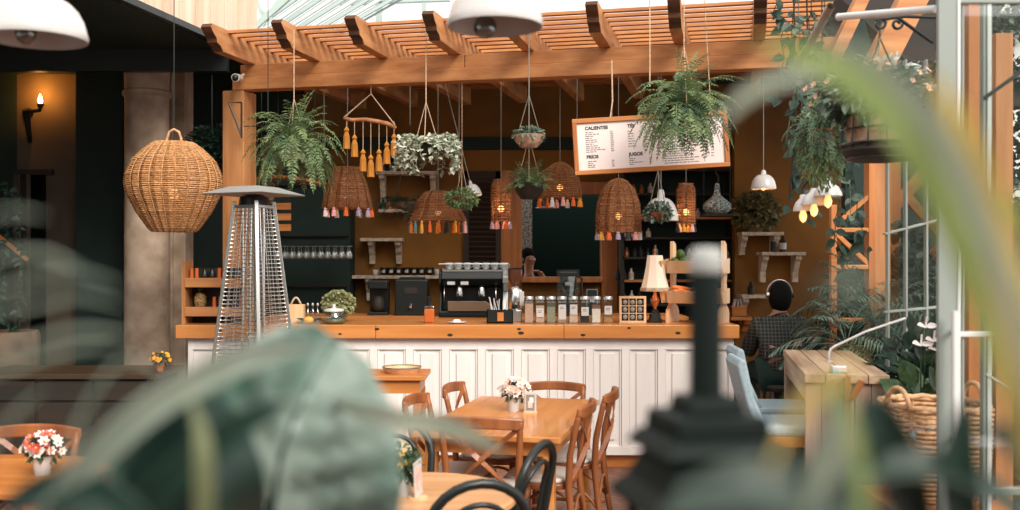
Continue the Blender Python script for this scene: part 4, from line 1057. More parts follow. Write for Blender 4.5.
for k in range(4):
    rot = Matrix.Rotation(k * PI / 2, 3, 'Z'); h0 = hb_ - .006; h1 = hb_ + (ht_ - hb_) * .18 - .006
    mb.add([rot @ V((-h0, -h0, .1)), rot @ V((h0, -h0, .1)), rot @ V((h1, -h1, .45)), rot @ V((-h1, -h1, .45)), rot @ V((-h0, -h0 + .01, .1)), rot @ V((h0, -h0 + .01, .1)), rot @ V((h1, -h1 + .01, .45)), rot @ V((-h1, -h1 + .01, .45))], [(0, 1, 2, 3), (7, 6, 5, 4), (0, 4, 5, 1), (1, 5, 6, 2), (2, 6, 7, 3), (3, 7, 4, 0)])
mb.build('housing', mat('heater_panel', (.10, .11, .11), .35, metal=.8), hx)
for a in (0, 2.1, 4.2): MB().cyl((.085 * math.cos(a), .085 * math.sin(a), .45), (.085 * math.cos(a), .085 * math.sin(a), 2.02), .011, n=8).build('rod', M['chrome'], hx)
MB().lathe([(.062, .83), (.062, 2.02)], 24).build('glass_tube', M['glass'], hx, smooth=True)
MB().lathe([(.001, .45), (.09, .46), (.09, .80), (.07, .83), (.09, .86), (.09, .9), (.06, .92)], 24).build('burner', M['chrome'], hx, smooth='auto')
MB().lathe([(.11, zt - .03), (.10, zt + .03), (.06, zt + .05)], 20).build('emitter', M['black'], hx, smooth='auto')
mb = MB(); r = .264
pts = [(-r, -r, zt + .05), (r, -r, zt + .05), (r, r, zt + .05), (-r, r, zt + .05), (-.12, -.12, zt + .105), (.12, -.12, zt + .105), (.12, .12, zt + .105), (-.12, .12, zt + .105)]
mb.add(pts, [(0, 1, 5, 4), (1, 2, 6, 5), (2, 3, 7, 6), (3, 0, 4, 7), (4, 5, 6, 7)])
mb.add([(a, b, c - .004) for a, b, c in pts], [(4, 5, 1, 0), (5, 6, 2, 1), (6, 7, 3, 2), (7, 4, 0, 3), (7, 6, 5, 4)])
mb.build('hood', mat('hood_aluminium', (.42, .43, .42), .4, metal=.3), hx)
# ------------------------------------------------------------------ dining table and crossback chairs
TC0 = V((.03, 5.70, 0))
def T(a, b, z=0): return TC0 + EX * a + EY * b + V((0, 0, z))
tb = thing('dining_table', 'orange varnished rectangular dining table in front of the white counter', 'table', TC0, ANG)
mb = MB(); mb.span(-.385, -.005, -.69, .69, .73, .76); mb.span(-.002, .385, -.69, .69, .73, .76); mb.build('tabletop', M['table'], tb, bevel=.005)
mb = MB()
for a in ((-.33, .33, -.62, -.60), (-.33, .33, .60, .62), (-.34, -.32, -.6, .6), (.32, .34, -.6, .6)): mb.span(*a, .65, .73)
mb.build('apron', M['table'], tb, bevel=.003)
for sx in (-1, 1):
    for sy in (-1, 1): MB().box((sx * .31, sy * .59, .365), (.06, .06, .73)).build('leg', M['table'], tb, bevel=.005)
def arc3(p0, p1, p2, n=10):
    p0, p1, p2 = V(p0), V(p1), V(p2)
    return [p0 * (1 - t) ** 2 + p1 * 2 * t * (1 - t) + p2 * t * t for t in [i / n for i in range(n + 1)]]
def make_cross_chair(label, m=None):
    m = m or M['chair']
    t = thing('crossback_chair', label, 'chair', (0, 0, 0))
    # faces +y; back at y=-0.19
    mb = MB(); seat = []
    for i in range(20):
        a = 2 * PI * i / 20; c, s_ = math.cos(a), math.sin(a); seat.append((.205 * abs(c) ** .6 * (1 if c > 0 else -1), .195 * abs(s_) ** .6 * (1 if s_ > 0 else -1)))
    mb.prism(seat, .435, .465, lambda p, q, s: (p, q + .01, s)); mb.build('seat', m, t, bevel=.006)
    mb = MB(); mb.prism([(p * .9, q * .9) for p, q in seat], .465, .487, lambda p, q, s: (p, q + .01, s)); mb.build('cushion', M['pad'], t, bevel=.008)
    for sx in (-1, 1):
        MB().tube([(sx * .165, .165, .44), (sx * .18, .185, 0)], [.02, .014], 10).build('leg', m, t, smooth=True)
        pts = [(sx * .185, -.24, 0), (sx * .18, -.20, .22), (sx * .178, -.175, .45), (sx * .185, -.185, .62), (sx * .195, -.225, .80), (sx * .198, -.24, .855)]
        MB().tube(pts, [.014, .018, .02, .018, .016, .015], 10).build('leg', m, t, smooth=True)
    # curved top rail
    mb = MB(); N = 14; vs = []; fs = []
    for i in range(N + 1):
        k = i / N * 2 - 1; x = k * .215; y = -.235 - .045 * (1 - k * k); zt = .87 - .0 * abs(k); hh = .06 if abs(k) < .97 else .045
        for dy, dz in ((-.012, 0), (.012, 0), (.012, -hh), (-.012, -hh)): vs.append((x, y + dy, zt + dz + .012 * (1 - k * k)))
    for i in range(N):
        for j in range(4): fs.append((i * 4 + j, (i + 1) * 4 + j, (i + 1) * 4 + (j + 1) % 4, i * 4 + (j + 1) % 4))
    fs += [(0, 1, 2, 3), (N * 4 + 3, N * 4 + 2, N * 4 + 1, N * 4)]
    mb.add(vs, fs); mb.build('top_rail', m, t, bevel=.008)
    # X of bent straps
    for sx in (-1, 1):
        pts = arc3((sx * .19, -.235, .82), (0, -.28 - .01 * sx, .68), (-sx * .165, -.185, .49), 12)
        mb = MB()
        for p, q in zip(pts, pts[1:]): mb.beam(p, q + (q - p) * .15, .007, .026, up=(sx, 0, 1.2))
        mb.build('cross_strap', m, t)
    # curved braces below and stretchers
    for sx in (-1, 1):
        MB().tube(arc3((sx * .175, .17, .22), (sx * .175, 0, .47), (sx * .18, -.19, .22), 10), .009, 8).build('side_brace', m, t, smooth=True)
        MB().tube([(sx * .175, .175, .17), (sx * .182, -.21, .17)], .010, 8).build('stretcher', m, t)
    for y, z in ((.17, .25), (-.20, .25)): MB().tube(arc3((-.172, y, z - .03), (0, y, .52), (.172, y, z - .03), 10), .009, 8).build('cross_brace', m, t, smooth=True)
    return t
ch = make_cross_chair('crossback chair at the near end of the dining table, back to the viewer')
def face(a, b, da, db, src, label=None, extra=0):
    "seat centre at table coords, facing direction (da,db)"
    d = EX * da + EY * db; rz = math.atan2(-d.x, d.y) + extra
    p = T(a, b)
    if label is None: src.location = p; src.rotation_euler = (0, 0, rz); return src
    return dup(src, p, rz, label)
G_ = None
face(.0, -.60, 0, 1, ch, extra=.06)
face(.07, .64, 0, -1, ch, 'crossback chair at the far end of the dining table, against the white counter').scale = (.95, .95, .955)
face(.20, -.22, -1, 0, ch, 'nearer of the two crossback chairs side by side between table and black lantern', extra=.0)
face(.26, .31, -1, 0, ch, 'farther of the two crossback chairs side by side, by the counter panels')
face(-.22, .33, 1, 0, ch, 'crossback chair with its back to the small side table, next to the counter')
face(-.28, -.22, 1, 0, ch, 'dark shaded crossback chair beside the small side table with a wooden tray')
# things on the dining table
def flower_pot(loc, label, s=1.0, petals=None, petals2=None, potm=None, leafs=None, n=22):
    t = thing('flower_pot', label, 'flower pot', loc)
    MB().lathe([(.001, 0), (.032 * s, 0), (.042 * s, .072 * s), (.044 * s, .08 * s), (.037 * s, .08 * s), (.03 * s, .02), (.001, .02)], 20).build('pot', potm or M['enamel'], t, smooth='auto')
    bush_mb(170, .07 * s, .06 * s, .05 * s, .03 * s, 31, shell=.2).build('foliage', leafs or M['green'], t, loc=(0, 0, .11 * s))
    flowers_mb(int(n * 1.6), .09 * s, .078 * s, .074 * s, .048 * s, 32).build('blossom', [petals or M['wpet'], M['yellow']], t, loc=(0, 0, .11 * s))
    if petals2: flowers_mb(n, .09 * s, .08 * s, .075 * s, .046 * s, 35).build('blossom', [petals2, M['yellow']], t, loc=(0, 0, .112 * s))
    return t
q = P(514, 411, 5.82)
flower_pot(V((q.x, q.y, .76)), 'small white pot of white and pink daisies on the dining table', 1.05, M['wpet'], M['pink'])
t = thing('table_card', 'white framed card standing beside the daisies on the dining table', 'card', (P(530.5, 0, 5.75).x, 5.75, .76), -.1)
MB().span(-.034, .034, -.008, .008, 0, .12).build('frame', M['enamel'], t, bevel=.002)
mb = MB(); mb.span(-.024, .024, -.011, -.0085, .015, .105); mb.cur = 1; mb.span(-.014, .012, -.0125, -.0105, .03, .07); mb.cur = 2; mb.span(-.005, .018, -.0128, -.0105, .06, .09)
mb.build('picture', [mat('card_grey', (.25, .22, .2), .5), M['pink'], M['wpet']], t)
MB().span(-.04, .04, -.02, .02, 0, .008).build('base', M['light'], t)

# small side table with tray
t = thing('side_table', 'small orange wooden side table left of the dining chairs', 'table', (-1.05, 6.95, 0))
ztab = H - (376 - Y0) * 6.75 / F
MB().span(-.48, .48, -.22, .25, ztab - .03, ztab).build('tabletop', M['oak'], t, bevel=.004)
MB().span(-.44, .44, -.19, .22, ztab - .12, ztab - .03).build('apron', M['oak'], t)
for sx in (-1, 1):
    for sy in (-.17, .2): MB().box((sx * .42, sy, (ztab - .12) / 2), (.05, .05, ztab - .12)).build('leg', M['oakz'], t, bevel=.004)
o = thing('round_tray', 'shallow round wooden tray on the small side table', 'tray', (P(402, 0, 6.95).x, 6.95, ztab))
MB().lathe([(.001, 0), (.11, 0), (.135, .035), (.128, .035), (.105, .01), (.001, .01)], 28).build('bowl', M['light'], o, smooth='auto')
MB().lathe([(.129, .033), (.137, .036), (.137, .044), (.129, .044)], 28).build('rim', M['steel'], o)

# ------------------------------------------------------------------ round table and black hoop chairs in front
rt = thing('round_table', 'round pale wooden table in front of the dining table', 'table', (-.36, 3.78, 0))
MB().lathe([(.001, .725), (.37, .725), (.385, .735), (.385, .752), (.378, .76), (.001, .76)], 48).build('tabletop', wood('pale_top', (.66, .38, .19), (.55, .27, .12), 'x', .35), rt, smooth='auto')
MB().lathe([(.03, .04), (.03, .725)], 16).build('pedestal', M['black'], rt, smooth=True)
MB().lathe([(.001, 0), (.24, 0), (.24, .012), (.03, .045)], 32).build('base', M['black'], rt, smooth='auto')
def make_hoop_chair(label):
    t = thing('hoop_chair', label, 'chair', (0, 0, 0)); m = M['black']
    MB().lathe([(.001, .44), (.20, .44), (.205, .455), (.20, .468), (.001, .468)], 28).build('seat', m, t, smooth='auto')
    def hoop(w, z1, r, y0):
        pts = [(-w * .88, y0 + .03, .44), (-w * .95, y0, .60)]
        for i in range(13):
            a = PI - PI * i / 12; pts.append((w * math.cos(a), y0 - .03 - .035 * math.sin(a), z1 - w * .9 + w * .9 * math.sin(a)))
        pts += [(w * .95, y0, .60), (w * .88, y0 + .03, .44)]
        return MB().tube(pts, r, 10)
    hoop(.165, .93, .0165, -.17).build('outer_hoop', m, t, smooth=True); hoop(.10, .86, .010, -.165).build('inner_hoop', m, t, smooth=True)
    for a in (.6, 2.5, 3.8, 5.6):
        c, s_ = math.cos(a), math.sin(a); MB().tube([(.16 * c, .16 * s_, .44), (.19 * c, .19 * s_, .2), (.23 * c, .23 * s_, 0)], [.017, .014, .012], 8).build('leg', m, t, smooth=True)
    MB().tube([(.15 * math.cos(2 * PI * i / 20), .15 * math.sin(2 * PI * i / 20), .26) for i in range(20)], .009, 6, closed=True).build('foot_ring', m, t)
    return t
hc = make_hoop_chair('black bentwood hoop chair cut by the bottom edge, facing the round table')
hc.location = (-.15, 3.42, 0); hc.rotation_euler = (0, 0, .25)
dup(hc, (-.085, 3.97, 0), 1.15, 'black bentwood hoop chair turned sideways between round table and dining table')
dup(hc, (-.50, 4.22, 0), 3.2, 'black bentwood hoop chair half hidden by the big blurred leaf')
q = P(402, 498, 3.75)
t = thing('flower_pot', 'small white pot of yellow and green flowers on the round table', 'flower pot', (q.x, q.y, .76))
MB().lathe([(.001, 0), (.032, 0), (.042, .075), (.036, .075), (.03, .02), (.001, .02)], 20).build('pot', M['enamel'], t, smooth='auto')
bush_mb(260, .06, .05, .07, .035, 41, shell=.2).build('foliage', M['green'], t, loc=(0, 0, .12))
flowers_mb(12, .06, .05, .08, .03, 42).build('blossom', [mat('yellow_petal', (.75, .50, .10), .6), M['yellow']], t, loc=(0, 0, .12))
t = thing('table_card', 'white folded card standing on a wooden foot on the round table', 'card', (P(418, 0, 3.7).x, 3.70, .76), 1.3)
MB().lathe([(.001, 0), (.036, 0), (.036, .008), (.001, .008)], 20).build('base', M['light'], t)
MB().box((0, 0, .075), (.075, .004, .135), Matrix.Rotation(-.12, 3, 'Y')).build('card_sheet', M['enamel'], t)
MB().box((.0, -.004, .08), (.05, .003, .08), Matrix.Rotation(-.12, 3, 'Y')).build('picture', M['pink'], t)

# ------------------------------------------------------------------ left foreground furniture
t = thing('sideboard', 'long dark wooden sideboard in front of the stone column', 'sideboard', (-2.95, 6.9, 0))
zs_ = H - (374 - Y0) * 6.6 / F
MB().span(-.62, .62, -.3, .25, zs_ - .035, zs_).build('top', mat('side_top', (.045, .028, .014), .4), t, bevel=.004)
MB().span(-.58, .58, -.26, .22, .08, zs_ - .035).build('body', M['walnut'], t)
for k in range(3): MB().span(-.56 + k * .38, -.20 + k * .38, -.275, -.26, .12, zs_ - .2).build('door', M['walnut'], t, bevel=.004)
for k in range(3): MB().span(-.56 + k * .38, -.20 + k * .38, -.275, -.26, zs_ - .18, zs_ - .05).build('drawer', M['walnut'], t, bevel=.004)
for x in (-.55, .55): MB().span(x - .03, x + .03, -.24, .2, 0, .08).build('foot', M['walnut'], t)
q = P(163, 372, 6.75)
flower_pot(V((q.x - .03, 6.78, zs_)), 'small pot of yellow marigolds on the end of the dark sideboard', .75, mat('marigold', (.80, .33, .02), .6), None, M['terra'], n=12)
lt = thing('corner_table', 'low orange wooden table with red and white flowers at the lower left', 'table', (-1.95, 4.15, 0), -.1)
MB().span(-.55, .20, -.35, .35, .73, .76).build('tabletop', M['oak'], lt, bevel=.005)
for sx in (-.5, .15):
    for sy in (-.3, .3): MB().box((sx, sy, .365), (.05, .05, .73)).build('leg', M['oakz'], lt)
q = P(40, 474, 4.1)
flower_pot(V((q.x, 4.12, .76)), 'white pot of red and white flowers on the lower left table', .95, M['wpet'], M['red'], n=20)
c2 = dup(ch, V((-2.2, 4.36, 0)), PI - .1, 'crossback chair behind the lower left table with flowers')
dup(ch, V((-1.52, 3.75, 0)), 1.2, 'crossback chair at the near corner of the lower left table, mostly behind leaves')
# planter trough and climbing frame on the far left
t = thing('stone_planter', 'large rough stone planter with a dark climbing plant at far left', 'planter', (P(8, 0, 8.2).x, 8.2, 0))
zp = P(0, 331, 8.2).z; hgt = .44
MB().lathe([(.001, zp - hgt), (.17, zp - hgt), (.23, zp - hgt * .8), (.245, zp - .05), (.23, zp), (.20, zp), (.20, zp - .06), (.001, zp - .06)], 28).build('pot', M['potstone'], t, smooth='auto')
MB().span(-.2, .2, -.2, .2, 0, zp - hgt).build('pedestal', M['walnut'], t)
vine_mb([[(-.1, 0, zp), (-.05, .05, zp + .6), (.0, 0, zp + 1.25)], [(.08, 0, zp), (.12, .0, zp + .5), (.05, .05, zp + 1.2)], [(0, 0, zp), (-.15, 0, zp + .5), (-.12, 0, zp + 1.1)]], .06, 51).build('climbing_stem', M['gdark'], t)
t2 = thing('wall_trellis', 'wooden diagonal trellis behind the stone planter', 'trellis', (P(10, 0, 8.6).x, 8.6, 0))
for x in (-.18, .05, .16): MB().span(x - .015, x + .015, -.01, .01, 0, P(0, 175, 8.6).z).build('upright', M['walnut'], t2)
MB().beam((-.2, -.02, P(0, 225, 8.6).z), (.16, -.02, P(0, 260, 8.6).z), .02, .03).build('brace', M['oak'], t2)

# ------------------------------------------------------------------ bar table, bar chairs, basket
c00, c01, c10, c11 = V((1.68, 6.2, 0)), V((2.12, 6.2, 0)), V((1.47, 4.9, 0)), V((1.84, 4.95, 0))
dy = (V((1.90, 6.2, 0)) - V((1.655, 4.92, 0))); Lb = dy.length; dy.normalize(); dx = V((dy.y, -dy.x, 0))
rzb = math.atan2(-dy.x, dy.y)
zb = H - (374 - Y0) * 4.92 / F
old = mat('weathered_plank', (.52, .38, .25), .8, col2=(.20, .12, .07), scale=10, stretch=(1, .08, 1), bump=.4, detail=7)
oldv = mat('weathered_plank_upright', (.48, .37, .28), .85, col2=(.20, .10, .06), scale=12, stretch=(1, 1, .07), bump=.4, detail=7)
bt = thing('bar_table', 'tall weathered plank bar table beside the big cane basket', 'table', (1.655, 4.92, 0), rzb)
for i in range(4): MB().span(-.20 + i * .1005, -.20 + i * .1005 + .097, -.02, Lb, zb - .045, zb).build('top_plank', old, bt, bevel=.004)
for i in range(5): MB().span(-.195 + i * .0785, -.195 + i * .0785 + .076, 0, .03, 0, zb - .045).build('end_plank', oldv, bt, bevel=.004)
for i in range(5): MB().span(-.195 + i * .0785, -.195 + i * .0785 + .076, Lb - .05, Lb - .02, 0, zb - .045).build('end_plank', oldv, bt, bevel=.004)
MB().span(-.19, -.16, .03, Lb - .05, zb - .14, zb - .045).build('side_rail', old, bt); MB().span(.16, .19, .03, Lb - .05, .0, zb - .045).build('side_panel', M['walnut'], bt)
mb = MB(); mb.beam((-.03, -.02, zb - .12), (-.075, -.02, zb - .03), .022, .03); mb.beam((.02, -.02, zb - .12), (.07, -.02, zb - .03), .022, .03); mb.beam((0, -.02, zb - .45), (0, -.02, zb - .1), .03, .045); mb.beam((0, -.04, zb - .12), (0, -.04, zb - .01), .025, .03)
mb.build('hook_block', M['chair'], bt)
o = thing('tissue_packet', 'small white and blue tissue packet on the bar table edge', 'packet', V((P(838, 0, 4.98).x, 4.98, zb)), .1)
MB().box((0, 0, .019), (.078, .045, .036)).build('packet_body', M['enamel'], o, bevel=.008)
MB().box((-.022, -.002, .009), (.032, .047, .018)).build('blue_corner', mat('sky_blue', (.10, .45, .62), .5), o, bevel=.004)
t = thing('bent_pipe', 'thin white bent pipe rising from the bar table', 'pipe', V((P(829, 0, 5.5).x, 5.5, zb)))
MB().tube([(0, 0, 0), (0, 0, .05), (.01, 0, .07), (.03, 0, .085), (.2, 0, .165), (.42, 0, .24)], .007, 8).build('pipe', M['enamel'], t, smooth=True)
MB().lathe([(.001, 0), (.02, 0), (.02, .008), (.001, .008)], 14).build('foot', M['enamel'], t)
def bar_chair(loc, rz, label):
    t = thing('bar_chair', label, 'bar chair', loc, rz)
    zse = .80
    mb = MB(); mb.span(-.20, .20, -.2, .2, zse - .055, zse); mb.build('seat', M['fabric'], t, bevel=.02)
    prof = [(-.19, zse - .02), (-.235, zse + .28), (-.245, zse + .30), (-.21, zse + .31), (-.19, zse + .28), (-.13, zse + .0)]
    MB().prism([(-.165, zse - .05), (-.225, zse + .12), (-.27, zse + .30), (-.255, zse + .335), (-.225, zse + .33), (-.185, zse + .14), (-.12, zse - .0)], -.185, .185, lambda p, q, s: (s, p, q)).build('backrest', M['fabric'], t, bevel=.012)
    MB().span(-.19, .19, -.19, .19, zse - .11, zse - .055).build('seat_frame', M['oak'], t, bevel=.004)
    for sx in (-1, 1):
        for sy in (-1, 1): MB().beam((sx * .165, sy * .165, zse - .1), (sx * .19, sy * .19, 0), .035, .035).build('leg', M['walnut'], t)
    for sx in (-1, 1): MB().span(sx * .18 - .012, sx * .18 + .012, -.17, .17, .28, .31).build('stretcher', M['walnut'], t)
    MB().span(-.17, .17, .165, .19, .28, .31).build('foot_rest', M['walnut'], t)
    return t
def at_seat(px, Y): return V(((px - 510) * Y / F, Y, 0))
bar_chair(at_seat(783, 5.25), -PI / 2 - .05, 'pale blue upholstered bar chair at the near side of the plank table')
bar_chair(at_seat(777, 5.85), -PI / 2 - .05, 'pale blue upholstered bar chair behind the other blue one')
# cane basket on a timber plinth
bb = P(936, 486, 4.35); zbk = .60
t = thing('plinth_box', 'orange timber box under the big cane basket', 'box', (bb.x, 4.38, 0))
for a in ((-.24, .24, -.24, -.22), (-.24, .24, .22, .24), (-.24, -.22, -.22, .22), (.22, .24, -.22, .22)): MB().span(*a, 0, zbk - .02).build('side', M['oakz'], t, bevel=.003)
MB().span(-.25, .25, -.25, .25, zbk - .02, zbk).build('lid', M['oak'], t, bevel=.003)
bk = thing('cane_basket', 'big round cane basket with loop handles beside the bar table', 'basket', (bb.x, 4.38, zbk))
pr = [(.175, 0), (.195, .06), (.215, .18), (.222, .34), (.225, .40)]
ws, st = weave(pr, 21, 24, .0095, .005, 77, amp=.012); ws.build('basket_body', M['bask'], bk, smooth=True); st.build('stake', M['bask'], bk)['kind'] = 'stuff'
mb = MB(); mb.tube([(.225 * math.cos(a * PI / 16), .225 * math.sin(a * PI / 16), .41 + .006 * (a % 2)) for a in range(32)], .013, 8, closed=True); mb.build('rim', M['bask'], bk, smooth=True)
MB().lathe([(.001, .0), (.18, 0), (.18, .015), (.001, .015)], 24).build('bottom', M['bask'], bk)
for a in (PI + .5, .35):
    c, s_ = math.cos(a), math.sin(a); tx, ty = -s_, c
    pts = [(.225 * c + tx * .06 * math.cos(k), .225 * s_ + ty * .06 * math.cos(k), .41 + .085 * math.sin(k)) for k in [PI * i / 10 for i in range(11)]]
    MB().tube(pts, .011, 8).build('handle', M['bask'], bk, smooth=True)
MB().box((-.08, -.05, .30), (.22, .2, .05), Matrix.Rotation(.3, 3, 'Z')).build('folded_cloth', mat('blue_cloth', (.35, .42, .45), .9), bk, bevel=.02)

# ------------------------------------------------------------------ people
def hand(js, es, w, d, side, up, s=1.0, curl=.3):
    "palm and five fingers from wrist joint index w along d"
    d = V(d).normalized(); up = V(up); x = d.cross(up).normalized() * side; n = x.cross(d) * side
    p0 = V(js[w][0]); js.append((tuple(p0 + d * .035 * s), (.028 * s, .014 * s))); pal = len(js) - 1; es.append((w, pal))
    js.append((tuple(p0 + d * .075 * s), (.034 * s, .012 * s))); kn = len(js) - 1; es.append((pal, kn))
    for k, (o, l) in enumerate(((-.03, .06), (-.010, .075), (.010, .07), (.03, .055))):
        prev = kn; c = p0 + d * .085 * s + x * o * s
        for j, f in enumerate((0, .45, 1)):
            q = c + d * l * f * s * math.cos(curl * f) - n * l * f * math.sin(curl * f * 1.5) * s
            js.append((tuple(q), .0085 * s if f < 1 else .0065 * s)); es.append((prev, len(js) - 1)); prev = len(js) - 1
    prev = pal
    for f in (.5, 1.0):
        q = p0 + d * .03 * s - x * .035 * s + (d * .7 - x * .6) * .055 * f * s - n * .01
        js.append((tuple(q), .010 * s if f < 1 else .008 * s)); es.append((prev, len(js) - 1)); prev = len(js) - 1
def head_parts(t, c, s, hairm, yaw=0.0, face=True, nm='hair'):
    "hair, eyes, nose, mouth, ears on a head centred at c facing -y rotated by yaw"
    rot = Matrix.Rotation(yaw, 3, 'Z'); c = V(c)
    e = MB()
    for sx in (-1, 1): e.ball(c + rot @ V((sx * .03, -.082, .0)) * s, .011 * s, 8, 6)
    e.build('eye', M['hair'], t)
    hb = MB(); hb.ball(c + rot @ V((0, .012, .02)) * s, .103 * s, 20, 14, (.86, 1.0, 1.08)); hb.build('hair', hairm, t, smooth=True)
def body(t, m, head, neck, chest, pelvis, sh, el, wr, hip, kn, an, toe, hands=True, hd=None, s=1.0):
    js = [(pelvis, .13), (chest, (.16, .11)), (neck, .055), (tuple(V(neck).lerp(V(head), .55)), .06), (head, (.078, .092)), (tuple(V(head) + V((0, 0, .06))), (.068, .08))]
    es = [(0, 1), (1, 2), (2, 3), (3, 4), (4, 5)]
    for k in (0, 1):
        b = len(js); js += [(sh[k], .062), (el[k], .043), (wr[k], .028)]; es += [(1, b), (b, b + 1), (b + 1, b + 2)]
        if hands: hand(js, es, b + 2, (hd[k] if hd else V(wr[k]) - V(el[k])), 1 if k else -1, (0, 0, 1))
        b = len(js); js += [(hip[k], .09), (kn[k], .062), (an[k], .042), (toe[k], .035)]; es += [(0, b), (b, b + 1), (b + 1, b + 2), (b + 2, b + 3)]
    return skin('body', js, es, m, t, 2)
def cloth(t, name, m, joints, edges): return skin(name, joints, edges, m, t, 2)
def face_mb(t, c, yaw, m):
    rot = Matrix.Rotation(yaw, 3, 'Z'); c = V(c)
    n = MB(); n.ball(c + rot @ V((0, -.098, -.02)), .012, 8, 6, (1, 1.2, 1.9)); n.build('nose', m, t, smooth=True)
    n = MB(); n.ball(c + rot @ V((0, -.088, -.055)), .02, 8, 6, (1, .4, .3)); n.build('mouth', mat('lips', (.35, .10, .08), .5), t, smooth=True)
    for sx in (-1, 1):
        n = MB(); n.ball(c + rot @ V((sx * .082, .0, -.01)), .022, 8, 6, (.4, .8, 1.3)); n.build('ear', m, t, smooth=True)
# seated man with headphones, back to the viewer
px, Yp = 779, 7.95
pp = V(((px - 510) * Yp / F, Yp, 0)); hz = P(0, 294, Yp).z
t = thing('person', 'person in a dark checked shirt with headphones sitting with back turned', 'person', pp)
sz = hz - .70
j = dict(head=(.01, .02, hz), neck=(0, 0, hz - .17), chest=(0, 0, hz - .33), pelvis=(0, -.04, sz + .1), sh=[(-.17, 0, hz - .25), (.17, 0, hz - .25)], el=[(-.22, .12, hz - .47), (.23, .14, hz - .47)], wr=[(-.1, .36, hz - .43), (.1, .36, hz - .43)], hip=[(-.09, 0, sz + .08), (.09, 0, sz + .08)], kn=[(-.12, .40, sz + .07), (.12, .40, sz + .07)], an=[(-.12, .36, .35), (.12, .36, .35)], toe=[(-.12, .50, .31), (.12, .50, .31)])
body(t, M['skinc'], **j)
def check_mat():
    m = mat('checked_shirt', (.02, .02, .02), .9); nt = m.node_tree; b = nt.nodes['Principled BSDF']; tc = nt.nodes.new('ShaderNodeTexCoord')
    br = nt.nodes.new('ShaderNodeTexBrick'); br.offset = 0; br.inputs['Scale'].default_value = 1; br.inputs['Brick Width'].default_value = .028; br.inputs['Row Height'].default_value = .028
    br.inputs['Mortar Size'].default_value = .0035; br.inputs['Color1'].default_value = (.012, .014, .013, 1); br.inputs['Color2'].default_value = (.018, .02, .019, 1); br.inputs['Mortar'].default_value = (.075, .08, .07, 1)
    mp = nt.nodes.new('ShaderNodeMapping'); mp.inputs['Rotation'].default_value = (PI / 2, 0, 0)
    nt.links.new(tc.outputs['Object'], mp.inputs['Vector']); nt.links.new(mp.outputs['Vector'], br.inputs['Vector']); nt.links.new(br.outputs['Color'], b.inputs['Base Color']); return m
ck = check_mat(); D = V
sj = [(tuple(D(j['pelvis']) + V((0, 0, -.06))), (.17, .14)), ((0, -.02, hz - .48), (.17, .13)), ((0, -.01, hz - .36), (.19, .135)), ((0, 0, hz - .26), (.13, .10)), (tuple(D(j['neck']) + V((0, -.005, .03))), (.068, .068))]
se = [(0, 1), (1, 2), (2, 3), (3, 4)]
for k in (0, 1):
    b = len(sj); sj += [(j['sh'][k], .088), (j['el'][k], .066), (tuple(D(j['wr'][k]).lerp(D(j['el'][k]), .15)), .045)]; se += [(2, b), (b, b + 1), (b + 1, b + 2)]
skin('shirt', sj, se, ck, t, 2)
tj = [(j['pelvis'], (.16, .14))]; te = []
for k in (0, 1):
    b = len(tj); tj += [(j['hip'][k], .105), (j['kn'][k], .08), (tuple(D(j['an'][k]) + V((0, 0, .06))), .06)]; te += [(0, b), (b, b + 1), (b + 1, b + 2)]
skin('trousers', tj, te, M['dark'], t, 1)
hc_ = D(j['head'])
MB().ball(hc_ + V((0, -.016, -.025)), .100, 20, 14, (.90, 1.0, 1.3)).build('hair', M['hair'], t, smooth=True)
for sx in (-1, 1): MB().ball(hc_ + V((sx * .092, .02, -.015)), .022, 8, 6, (.4, .8, 1.3)).build('ear', M['skinc'], t, smooth=True)
MB().ball(hc_ + V((0, .108, -.02)), .013, 8, 6, (1, 1.2, 1.8)).build('nose', M['skinc'], t)
for sx in (-1, 1): MB().ball(hc_ + V((sx * .03, .09, 0)), .011, 8, 6).build('eye', M['enamel'], t)
hp = thing('headphones', 'headphones with a thin pale band over the head of the seated man', 'headphones', pp + hc_)
MB().tube([(.100 * math.cos(a), 0.0, .0 + .112 * math.sin(a)) for a in [PI * i / 16 for i in range(17)]], .006, 6).build('band', M['steel'], hp, smooth=True)
for sx in (-1, 1): MB().cyl((sx * .085, .0, -.01), (sx * .108, 0, -.01), .026, .022, 16).build('ear_cup', M['chrome'] if sx < 0 else M['black'], hp)
st_ = thing('bar_stool', 'dark bar stool under the seated man', 'stool', pp)
MB().lathe([(.001, sz - .06), (.17, sz - .06), (.18, sz - .03), (.17, sz - .01), (.001, sz - .01)], 20).build('seat', M['walnut'], st_)
for k in range(4): MB().tube([(.12 * math.cos(k * PI / 2 + .78), .12 * math.sin(k * PI / 2 + .78), sz - .06), (.2 * math.cos(k * PI / 2 + .78), .2 * math.sin(k * PI / 2 + .78), 0)], .014, 6).build('leg', M['black'], st_)
